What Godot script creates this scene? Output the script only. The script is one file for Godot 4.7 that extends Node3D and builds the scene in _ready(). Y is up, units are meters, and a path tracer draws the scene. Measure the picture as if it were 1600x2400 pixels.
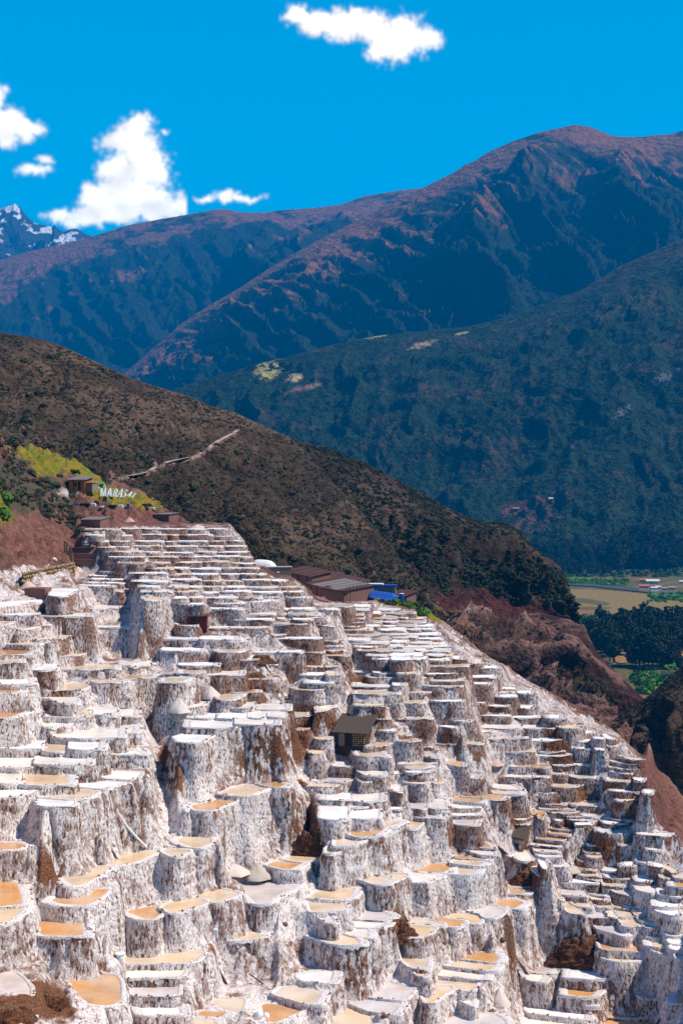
extends Node3D
# A hillside of terraced salt ponds above a river valley, built in metres with the camera at the origin.
const F := 3126.0            # focal length in photograph pixels (1600 x 2400)
const CX := 800.0
const CY := 1200.0
var cam_turn := Basis(Vector3.RIGHT, -atan(50.0 / 3126.0))
var sun_dir := Vector3(0.92, 1.2, 0.04).normalized()
var rng := RandomNumberGenerator.new()
var nz := FastNoiseLite.new()      # fbm
var nr := FastNoiseLite.new()      # ridged
var nc := FastNoiseLite.new()      # smooth single octave
var M := {}
var names := {}

func _ready():
	rng.seed = 4711
	nz.seed = 11; nz.noise_type = FastNoiseLite.TYPE_SIMPLEX_SMOOTH; nz.frequency = 1.0; nz.fractal_type = FastNoiseLite.FRACTAL_FBM; nz.fractal_octaves = 4
	nr.seed = 23; nr.noise_type = FastNoiseLite.TYPE_SIMPLEX_SMOOTH; nr.frequency = 1.0; nr.fractal_type = FastNoiseLite.FRACTAL_RIDGED; nr.fractal_octaves = 4
	nc.seed = 37; nc.noise_type = FastNoiseLite.TYPE_SIMPLEX_SMOOTH; nc.frequency = 1.0; nc.fractal_type = FastNoiseLite.FRACTAL_NONE
	var cam := Camera3D.new()
	cam.name = "camera"
	cam.fov = rad_to_deg(2.0 * atan(1200.0 / F))
	cam.basis = cam_turn
	cam.near = 0.5
	cam.far = 40000.0
	add_child(cam)
	cam.current = true
	var env := Environment.new()
	env.background_mode = Environment.BG_SKY
	var sk := ProceduralSkyMaterial.new()
	sk.sky_top_color = Color(0.0, 0.045, 0.30).linear_to_srgb()
	sk.sky_horizon_color = Color(0.0, 0.53, 0.92).linear_to_srgb()
	sk.sky_curve = 0.37
	sk.ground_horizon_color = Color(0.10, 0.16, 0.24).linear_to_srgb()
	sk.ground_bottom_color = Color(0.12, 0.10, 0.08).linear_to_srgb()
	sk.sun_angle_max = 6.0
	sk.sky_cover = cloud_cover()
	sk.sky_cover_modulate = Color(1, 1, 1, 1.7)
	var sky := Sky.new()
	sky.sky_material = sk
	env.sky = sky
	env.tonemap_mode = Environment.TONE_MAPPER_LINEAR
	env.tonemap_exposure = 1.38
	env.fog_enabled = true
	env.fog_density = 0.00009
	env.fog_light_color = Color(0.0, 0.36, 0.90).linear_to_srgb()
	env.sdfgi_enabled = true
	env.ssao_enabled = true
	env.ssil_enabled = true
	var we := WorldEnvironment.new()
	we.name = "environment"
	we.environment = env
	add_child(we)
	var sun := DirectionalLight3D.new()
	sun.name = "sun"
	sun.light_energy = 1.6
	sun.light_color = Color(1.0, 0.955, 0.89)
	sun.light_angular_distance = 0.5
	sun.shadow_enabled = true
	add_child(sun)
	sun.look_at_from_position(sun_dir, Vector3.ZERO, Vector3.UP)
	make_materials()
	build_far_land()
	build_hills()
	build_ponds()
	build_objects()
	build_valley()

# ---------------------------------------------------------------- helpers
func ray(px: float, py: float) -> Vector3:      # direction through a photograph pixel, scaled to one metre of depth
	var v := cam_turn * Vector3((px - CX) / F, -(py - CY) / F, -1.0)
	return v / -v.z

func P(px: float, py: float, d: float) -> Vector3:
	return ray(px, py) * d

func to_px(p: Vector3) -> Vector2:
	var q := cam_turn.transposed() * p
	return Vector2(CX + F * q.x / -q.z, CY - F * q.y / -q.z)

func numbered(called: String) -> String:
	names[called] = names.get(called, -1) + 1
	return called if names[called] == 0 else "%s_%03d" % [called, names[called]]

func thing(called: String, label: String, category: String, at := Vector3.ZERO, turn := 0.0, group := "") -> Node3D:
	var o := Node3D.new()
	o.name = numbered(called)
	add_child(o)
	o.position = at
	o.rotation.y = turn
	tag(o, label, category, group)
	return o

func tag(o: Node, label: String, category: String, group := ""):
	o.set_meta("label", label)
	o.set_meta("category", category)
	if group:
		o.set_meta("group", group)

func put(called: String, mesh: Mesh, mat: Material, parent: Node = null, at := Vector3.ZERO) -> MeshInstance3D:
	var o := MeshInstance3D.new()
	o.name = called if parent else numbered(called)
	o.mesh = mesh
	if mat:
		o.material_override = mat
	o.position = at
	if parent:
		parent.add_child(o, true)
	else:
		add_child(o)
	return o

func struct_(called: String, mesh: Mesh, mat: Material, label := "") -> MeshInstance3D:
	var o := put(called, mesh, mat)
	o.set_meta("kind", "structure")
	if label:
		o.set_meta("label", label)
	return o

func stuff(called: String, mesh: Mesh, xf: Array, cols: Array, mat: Material, label: String) -> MultiMeshInstance3D:
	var mm := MultiMesh.new()
	mm.transform_format = MultiMesh.TRANSFORM_3D
	mm.use_colors = true
	mm.mesh = mesh
	mm.instance_count = xf.size()
	for i in xf.size():
		mm.set_instance_transform(i, xf[i])
		mm.set_instance_color(i, cols[i])
	var o := MultiMeshInstance3D.new()
	o.name = numbered(called)
	o.multimesh = mm
	o.material_override = mat
	add_child(o)
	o.set_meta("kind", "stuff")
	o.set_meta("label", label)
	return o

func mesh_of(v: PackedVector3Array, c: PackedColorArray, idx: PackedInt32Array) -> ArrayMesh:
	var a := []
	a.resize(Mesh.ARRAY_MAX)
	a[Mesh.ARRAY_VERTEX] = v
	if c.size():
		a[Mesh.ARRAY_COLOR] = c
	a[Mesh.ARRAY_INDEX] = idx
	# smooth normals, weighted by face area (front faces run clockwise)
	var n := PackedVector3Array()
	n.resize(v.size())
	for t in range(0, idx.size(), 3):
		var i := idx[t]
		var j := idx[t + 1]
		var k := idx[t + 2]
		var f := (v[k] - v[i]).cross(v[j] - v[i])
		n[i] += f
		n[j] += f
		n[k] += f
	for i in n.size():
		n[i] = n[i].normalized() if n[i].length_squared() > 1e-18 else Vector3.UP
	a[Mesh.ARRAY_NORMAL] = n
	var m := ArrayMesh.new()
	m.add_surface_from_arrays(Mesh.PRIMITIVE_TRIANGLES, a)
	return m

func grid_index(nu: int, nv: int, loop := false) -> PackedInt32Array:   # rows run away from the front; nu columns per row
	var idx := PackedInt32Array()
	var cols := nu if loop else nu - 1
	idx.resize(cols * (nv - 1) * 6)
	var w := 0
	for j in nv - 1:
		for i in cols:
			var a := j * nu + i
			var b := j * nu + (i + 1) % nu
			idx[w] = a; idx[w + 1] = a + nu; idx[w + 2] = b + nu
			idx[w + 3] = a; idx[w + 4] = b + nu; idx[w + 5] = b
			w += 6
	return idx

func flat_mesh(tris: PackedVector3Array, cols := PackedColorArray()) -> ArrayMesh:   # loose triangles, flat shaded
	var n := PackedVector3Array()
	n.resize(tris.size())
	for t in range(0, tris.size(), 3):
		var f := (tris[t + 2] - tris[t]).cross(tris[t + 1] - tris[t]).normalized()
		n[t] = f; n[t + 1] = f; n[t + 2] = f
	var a := []
	a.resize(Mesh.ARRAY_MAX)
	a[Mesh.ARRAY_VERTEX] = tris
	a[Mesh.ARRAY_NORMAL] = n
	if cols.size():
		a[Mesh.ARRAY_COLOR] = cols
	var m := ArrayMesh.new()
	m.add_surface_from_arrays(Mesh.PRIMITIVE_TRIANGLES, a)
	return m

func quad(t: PackedVector3Array, a: Vector3, b: Vector3, c: Vector3, d: Vector3):   # clockwise seen from its front
	t.append_array([a, b, c, a, c, d])

func hexa(t: PackedVector3Array, p: Array):   # eight corners: bottom 0-3, top 4-7, each clockwise seen from above
	quad(t, p[4], p[5], p[6], p[7])
	quad(t, p[3], p[2], p[1], p[0])
	for i in 4:
		var j := (i + 1) % 4
		quad(t, p[j + 4], p[i + 4], p[i], p[j])

func box_mesh(size: Vector3, bevel := 0.02) -> ArrayMesh:   # a box on its base with softened upper edges
	var t := PackedVector3Array()
	var x := size.x / 2.0
	var z := size.z / 2.0
	var b := minf(bevel, minf(size.y, minf(x, z)) * 0.3)
	var r0 := [Vector3(-x, 0, -z), Vector3(x, 0, -z), Vector3(x, 0, z), Vector3(-x, 0, z)]
	var r1 := []
	var r2 := []
	for q in r0:
		r1.append(q + Vector3(0, size.y - b, 0))
		r2.append(Vector3(q.x - signf(q.x) * b, size.y, q.z - signf(q.z) * b))
	for i in 4:
		var j := (i + 1) % 4
		quad(t, r1[j], r1[i], r0[i], r0[j])
		quad(t, r2[j], r2[i], r1[i], r1[j])
	quad(t, r2[0], r2[1], r2[2], r2[3])
	quad(t, r0[3], r0[2], r0[1], r0[0])
	return flat_mesh(t)

func bx(parent: Node, called: String, size: Vector3, at: Vector3, mat: Material, turn := Vector3.ZERO) -> MeshInstance3D:
	var o := put(called, box_mesh(size), mat, parent, at)
	o.rotation = turn
	return o

func tube_mesh(pts: Array, rad: Array, sides := 8) -> ArrayMesh:
	var v := PackedVector3Array()
	var k := pts.size()
	for j in k:
		var dir: Vector3 = (pts[mini(j + 1, k - 1)] - pts[maxi(j - 1, 0)]).normalized()
		var a := dir.cross(Vector3.RIGHT if absf(dir.x) < 0.8 else Vector3.FORWARD).normalized()
		var b := dir.cross(a)
		for i in sides:
			var w := TAU * i / sides
			v.append(pts[j] + (a * cos(w) + b * sin(w)) * rad[j])
	var idx := grid_index(sides, k, true)
	var c0 := v.size()
	v.append(pts[0]); v.append(pts[k - 1])
	for i in sides:
		idx.append_array([c0, i, (i + 1) % sides, c0 + 1, (k - 1) * sides + (i + 1) % sides, (k - 1) * sides + i])
	return mesh_of(v, PackedColorArray(), idx)

func lin(r: float, g: float, b: float) -> Color:
	return Color(r, g, b).linear_to_srgb()

func noise_tex(seed_: int, freq: float, stops: Array, oct := 5, size := 1024, kind := FastNoiseLite.FRACTAL_FBM, normal := 0.0) -> NoiseTexture2D:
	var n := FastNoiseLite.new()
	n.seed = seed_
	n.noise_type = FastNoiseLite.TYPE_SIMPLEX_SMOOTH
	n.frequency = freq
	n.fractal_type = kind
	n.fractal_octaves = oct
	n.fractal_gain = 0.6
	var t := NoiseTexture2D.new()
	t.width = size
	t.height = size
	t.seamless = true
	t.noise = n
	if normal > 0.0:
		t.as_normal_map = true
		t.bump_strength = normal
	else:
		var g := Gradient.new()
		var o := PackedFloat32Array()
		var c := PackedColorArray()
		for s in stops:
			o.append(s[0])
			c.append(lin(s[1], s[2], s[3]))
		g.offsets = o
		g.colors = c
		t.color_ramp = g
	return t

func surf(tex: Texture2D, scale: Vector3, rough := 0.9, normal: Texture2D = null, nscale := 1.0, vertex := true) -> StandardMaterial3D:
	var m := StandardMaterial3D.new()
	m.roughness = rough
	m.metallic_specular = 0.25
	m.vertex_color_use_as_albedo = vertex
	m.albedo_texture = tex
	m.uv1_triplanar = true
	m.uv1_world_triplanar = true
	m.uv1_scale = scale
	m.uv1_triplanar_sharpness = 3.0
	if normal:
		m.normal_enabled = true
		m.normal_texture = normal
		m.normal_scale = nscale
	return m

func plain(r: float, g: float, b: float, rough := 0.8, metal := 0.0) -> StandardMaterial3D:
	var m := StandardMaterial3D.new()
	m.albedo_color = lin(r, g, b)
	m.roughness = rough
	m.metallic = metal
	m.metallic_specular = 0.3
	return m

func make_materials():
	var streak := noise_tex(5, 0.013, [[0.0, 0.06, 0.025, 0.015], [0.26, 0.12, 0.06, 0.04], [0.36, 0.36, 0.265, 0.23], [0.47, 0.66, 0.575, 0.545], [0.60, 0.90, 0.865, 0.85], [1.0, 0.95, 0.93, 0.92]], 6)
	var streak_n := noise_tex(5, 0.013, [], 6, 1024, FastNoiseLite.FRACTAL_FBM, 14.0)
	var crust := noise_tex(9, 0.02, [[0.0, 0.16, 0.09, 0.06], [0.30, 0.34, 0.25, 0.21], [0.42, 0.66, 0.61, 0.58], [0.55, 0.80, 0.78, 0.77], [1.0, 0.86, 0.85, 0.84]], 5)
	var soil := noise_tex(13, 0.022, [[0.0, 0.35, 0.33, 0.32], [0.35, 0.62, 0.6, 0.58], [0.6, 0.9, 0.9, 0.9], [1.0, 1.0, 1.0, 1.0]], 6)
	var soil_n := noise_tex(13, 0.022, [], 6, 1024, FastNoiseLite.FRACTAL_FBM, 12.0)
	M.wall = surf(streak, Vector3(0.24, 0.085, 0.24), 0.92, streak_n, 1.8)
	M.bank = surf(streak, Vector3(0.22, 0.10, 0.22), 0.92, streak_n, 1.8)
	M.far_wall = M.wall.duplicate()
	var clod := noise_tex(17, 0.02, [[0.0, 0.22, 0.18, 0.16], [0.36, 0.42, 0.38, 0.36], [0.5, 0.8, 0.78, 0.76], [0.62, 1.0, 1.0, 1.0], [1.0, 1.0, 1.0, 1.0]], 6)
	M.earth = surf(clod, Vector3(0.16, 0.12, 0.16), 0.97, noise_tex(17, 0.02, [], 6, 1024, FastNoiseLite.FRACTAL_FBM, 16.0), 2.2)
	var patches := noise_tex(41, 0.005, [[0.0, 0.0, 0.0, 0.0], [0.49, 0.0, 0.0, 0.0], [0.60, 0.75, 0.75, 0.75], [1.0, 0.85, 0.85, 0.85]], 4)
	for m in [M.wall, M.bank]:      # sheets of cleaner salt run down over the stained crust
		m.detail_enabled = true
		m.detail_mask = patches
		m.detail_albedo = crust
		m.detail_blend_mode = BaseMaterial3D.BLEND_MODE_MIX
		m.detail_uv_layer = BaseMaterial3D.DETAIL_UV_2
		m.uv2_triplanar = true
		m.uv2_world_triplanar = true
		m.uv2_scale = Vector3(0.3, 0.12, 0.3)
	M.rim = surf(crust, Vector3(0.22, 0.22, 0.22), 0.85, soil_n, 0.7)
	M.soil = surf(soil, Vector3(0.075, 0.045, 0.075), 0.95, soil_n, 2.0)
	M.hill = surf(soil, Vector3(0.02, 0.02, 0.02), 0.95, soil_n, 1.6)
	M.mountain = surf(soil, Vector3(0.0016, 0.0016, 0.0016), 0.97, soil_n, 1.5)
	M.valley = surf(soil, Vector3(0.012, 0.012, 0.012), 0.95)
	var pool := noise_tex(21, 0.006, [[0.0, 0.78, 0.75, 0.72], [0.45, 0.93, 0.92, 0.91], [0.62, 1.0, 1.0, 1.0], [1.0, 1.0, 1.0, 1.0]], 3, 512)
	for k in ["o", "t", "g", "p", "s", "b"]:
		var m := surf(pool, Vector3(0.045, 0.045, 0.06), {"o": 0.12, "t": 0.16, "g": 0.08, "p": 0.3, "s": 0.85, "b": 0.9}[k])
		m.metallic_specular = 0.35
		M["pond_" + k] = m
	M.leaf = StandardMaterial3D.new()
	M.leaf.vertex_color_use_as_albedo = true
	M.leaf.roughness = 0.75
	M.leaf.metallic_specular = 0.25
	M.leaf.backlight_enabled = true
	M.leaf.backlight = Color(0.25, 0.3, 0.12)
	M.bark = plain(0.10, 0.075, 0.055, 0.9)
	M.wood = surf(noise_tex(31, 0.03, [[0.0, 0.04, 0.028, 0.02], [0.5, 0.09, 0.065, 0.05], [1.0, 0.15, 0.115, 0.09]], 4, 512), Vector3(1.5, 0.2, 1.5), 0.85)
	M.wood.vertex_color_use_as_albedo = false
	M.rust_roof = surf(noise_tex(33, 0.02, [[0.0, 0.055, 0.022, 0.018], [0.5, 0.085, 0.036, 0.030], [1.0, 0.13, 0.06, 0.05]], 5, 512), Vector3(0.3, 0.3, 0.3), 0.7, null, 1.0, false)
	M.grey_roof = surf(noise_tex(35, 0.02, [[0.0, 0.10, 0.085, 0.08], [0.5, 0.17, 0.155, 0.145], [1.0, 0.27, 0.25, 0.23]], 5, 512), Vector3(0.3, 0.3, 0.3), 0.75, null, 1.0, false)
	M.adobe = surf(noise_tex(37, 0.02, [[0.0, 0.12, 0.055, 0.04], [0.5, 0.22, 0.11, 0.085], [1.0, 0.33, 0.19, 0.15]], 5, 512), Vector3(0.4, 0.4, 0.4), 0.92, soil_n, 0.8, false)
	M.stone_bits = plain(1, 1, 1, 0.9)
	M.stone_bits.vertex_color_use_as_albedo = true
	M.stone = surf(noise_tex(39, 0.02, [[0.0, 0.10, 0.07, 0.05], [0.5, 0.22, 0.17, 0.13], [1.0, 0.4, 0.34, 0.28]], 5, 512), Vector3(0.6, 0.6, 0.6), 0.92, soil_n, 0.8)
	M.dark_stone = surf(M.stone.albedo_texture, Vector3(0.5, 0.5, 0.5), 0.95, soil_n, 1.0, false)
	M.dark_stone.albedo_color = Color(0.62, 0.55, 0.52)
	M.stones = []
	for c in [Color(0.40, 0.24, 0.10), Color(0.33, 0.21, 0.12), Color(0.46, 0.33, 0.19)]:
		M.stones.append(plain(c.r, c.g, c.b, 0.92))
	M.mud = surf(M.stone.albedo_texture, Vector3(0.4, 0.4, 0.4), 0.95, soil_n, 0.8, false)
	M.mud.albedo_color = Color(0.85, 0.66, 0.55)
	M.bricks = []
	for c in [Color(0.36, 0.29, 0.24), Color(0.27, 0.20, 0.16), Color(0.44, 0.37, 0.31)]:
		M.bricks.append(plain(c.r, c.g, c.b, 0.95))
	M.white_wash = surf(M.stone.albedo_texture, Vector3(0.3, 0.3, 0.3), 0.9, null, 1.0, false)
	M.white_wash.albedo_color = Color(1, 0.97, 0.95)
	M.letter = plain(0.82, 0.82, 0.80, 0.7)
	M.bright_leaf = M.leaf.duplicate()
	M.bright_leaf.albedo_color = lin(0.07, 0.15, 0.02)
	M.salt_heap = surf(soil, Vector3(0.6, 0.6, 0.6), 0.9, soil_n, 0.5)
	M.orange = plain(0.42, 0.13, 0.025, 0.85)
	M.white = plain(0.72, 0.71, 0.69, 0.7)
	M.blue_tarp = plain(0.015, 0.085, 0.36, 0.55)
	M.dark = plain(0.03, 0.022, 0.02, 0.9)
	M.maroon = plain(0.09, 0.018, 0.02, 0.8)
	M.green_plastic = plain(0.01, 0.30, 0.05, 0.5)
	M.metal_pole = plain(0.20, 0.17, 0.15, 0.6)

func cloud_cover() -> ImageTexture:
	# white cumulus laid on the sky by direction: soft blobs broken up with noise
	var W := 4096
	var H := 2048
	var im := Image.create_empty(W, H, false, Image.FORMAT_RGBA8)
	var n := FastNoiseLite.new()
	n.seed = 3
	n.frequency = 1.0
	n.fractal_octaves = 6
	n.fractal_gain = 0.55
	var banks := [   # each: px box, then blobs px py rx ry
		[[640, 0, 1060, 170], [700, 40, 34, 22], [745, 52, 48, 28], [800, 60, 50, 34], [835, 38, 26, 22], [868, 62, 42, 36], [905, 95, 46, 48], [950, 85, 56, 46], [1000, 88, 34, 26], [930, 125, 40, 20]],
		[[-60, 190, 140, 420], [-10, 245, 28, 40], [15, 295, 46, 40], [55, 302, 46, 26], [20, 330, 26, 20], [78, 402, 36, 13], [104, 370, 20, 9]],
		[[90, 255, 420, 550], [328, 300, 28, 32], [290, 330, 48, 40], [330, 350, 44, 44], [275, 400, 44, 44], [340, 400, 56, 48], [300, 440, 70, 40], [370, 420, 32, 34], [225, 458, 36, 28], [330, 468, 100, 30], [250, 478, 60, 22], [400, 485, 60, 22], [455, 490, 60, 16], [200, 512, 80, 18], [140, 506, 34, 14], [280, 500, 100, 22], [360, 500, 90, 18]],
		[[430, 425, 625, 485], [478, 464, 24, 7], [525, 456, 28, 10], [560, 465, 42, 7], [596, 463, 16, 5]],
		[[375, 290, 395, 320], [386, 305, 6, 8]],
		[[1640, 150, 2100, 380], [1740, 260, 60, 40], [1800, 240, 80, 60], [1880, 270, 90, 50], [1960, 290, 60, 30]],
		[[-700, 200, -250, 420], [-600, 330, 80, 40], [-520, 300, 90, 70], [-430, 330, 90, 50]],
	]
	for bank in banks:
		var b: Array = bank[0]
		var lo := Vector2(1e9, 1e9)
		var hi := -lo
		for c in [[b[0], b[1]], [b[2], b[1]], [b[2], b[3]], [b[0], b[3]]]:
			var q := sky_px(ray(c[0], c[1]), W, H)
			lo = lo.min(q)
			hi = hi.max(q)
		for y in range(int(lo.y) - 2, int(hi.y) + 3):
			for x in range(int(lo.x) - 2, int(hi.x) + 3):
				var u := (x + 0.5) / W
				var v := (y + 0.5) / H
				var el := (0.5 - v) * PI
				var az := u * TAU
				var p := to_px(Vector3(sin(az) * cos(el), sin(el), -cos(az) * cos(el)) * 100.0)
				var wob := Vector2(n.get_noise_2d(p.x * 0.014, p.y * 0.014), n.get_noise_2d(p.x * 0.014 + 90.0, p.y * 0.014 + 50.0)) * 20.0
				var f := 0.0
				var top := 0.0
				for k in range(1, bank.size()):
					var e: Array = bank[k]
					var dx: float = (p.x + wob.x - e[0]) / e[2] * 1.06
					var dy: float = (p.y + wob.y - e[1]) / e[3] * 1.08
					var g := 1.0 - sqrt(dx * dx + dy * dy)
					if g > -0.6:
						f = maxf(f, g + 0.6)
						top = maxf(top, (1.0 - dx * dx - dy * dy) * (0.75 + 0.35 * clampf(dx * 0.6 - dy, -1.0, 1.0)))
				if f <= 0.0:
					continue
				f += 0.42 * n.get_noise_2d(p.x * 0.02 + 7.0, p.y * 0.02) + 0.46 * n.get_noise_2d(p.x * 0.07 + 7.0, p.y * 0.07)
				var a := pow(smoothstep(0.16, 0.95, f), 1.2)
				if a <= 0.004:
					continue
				var shade := clampf(0.90 + 0.10 * top + 0.11 * nc.get_noise_2d(p.x * 0.012 - 30.0, p.y * 0.018), 0.76, 1.0)
				var li := pow(shade, 1.7)
				var add := Color(0.92 * li * a, maxf(0.0, 0.90 * li - 0.25) * a, maxf(0.0, 0.95 * li - 0.6) * a).linear_to_srgb()
				im.set_pixel(posmod(x, W), y, Color(add.r, add.g, add.b, 1.0))
	return ImageTexture.create_from_image(im)

func sky_px(d: Vector3, W: int, H: int) -> Vector2:
	d = d.normalized()
	return Vector2(atan2(d.x, -d.z) / TAU * W, acos(d.y) / PI * H)

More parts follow.
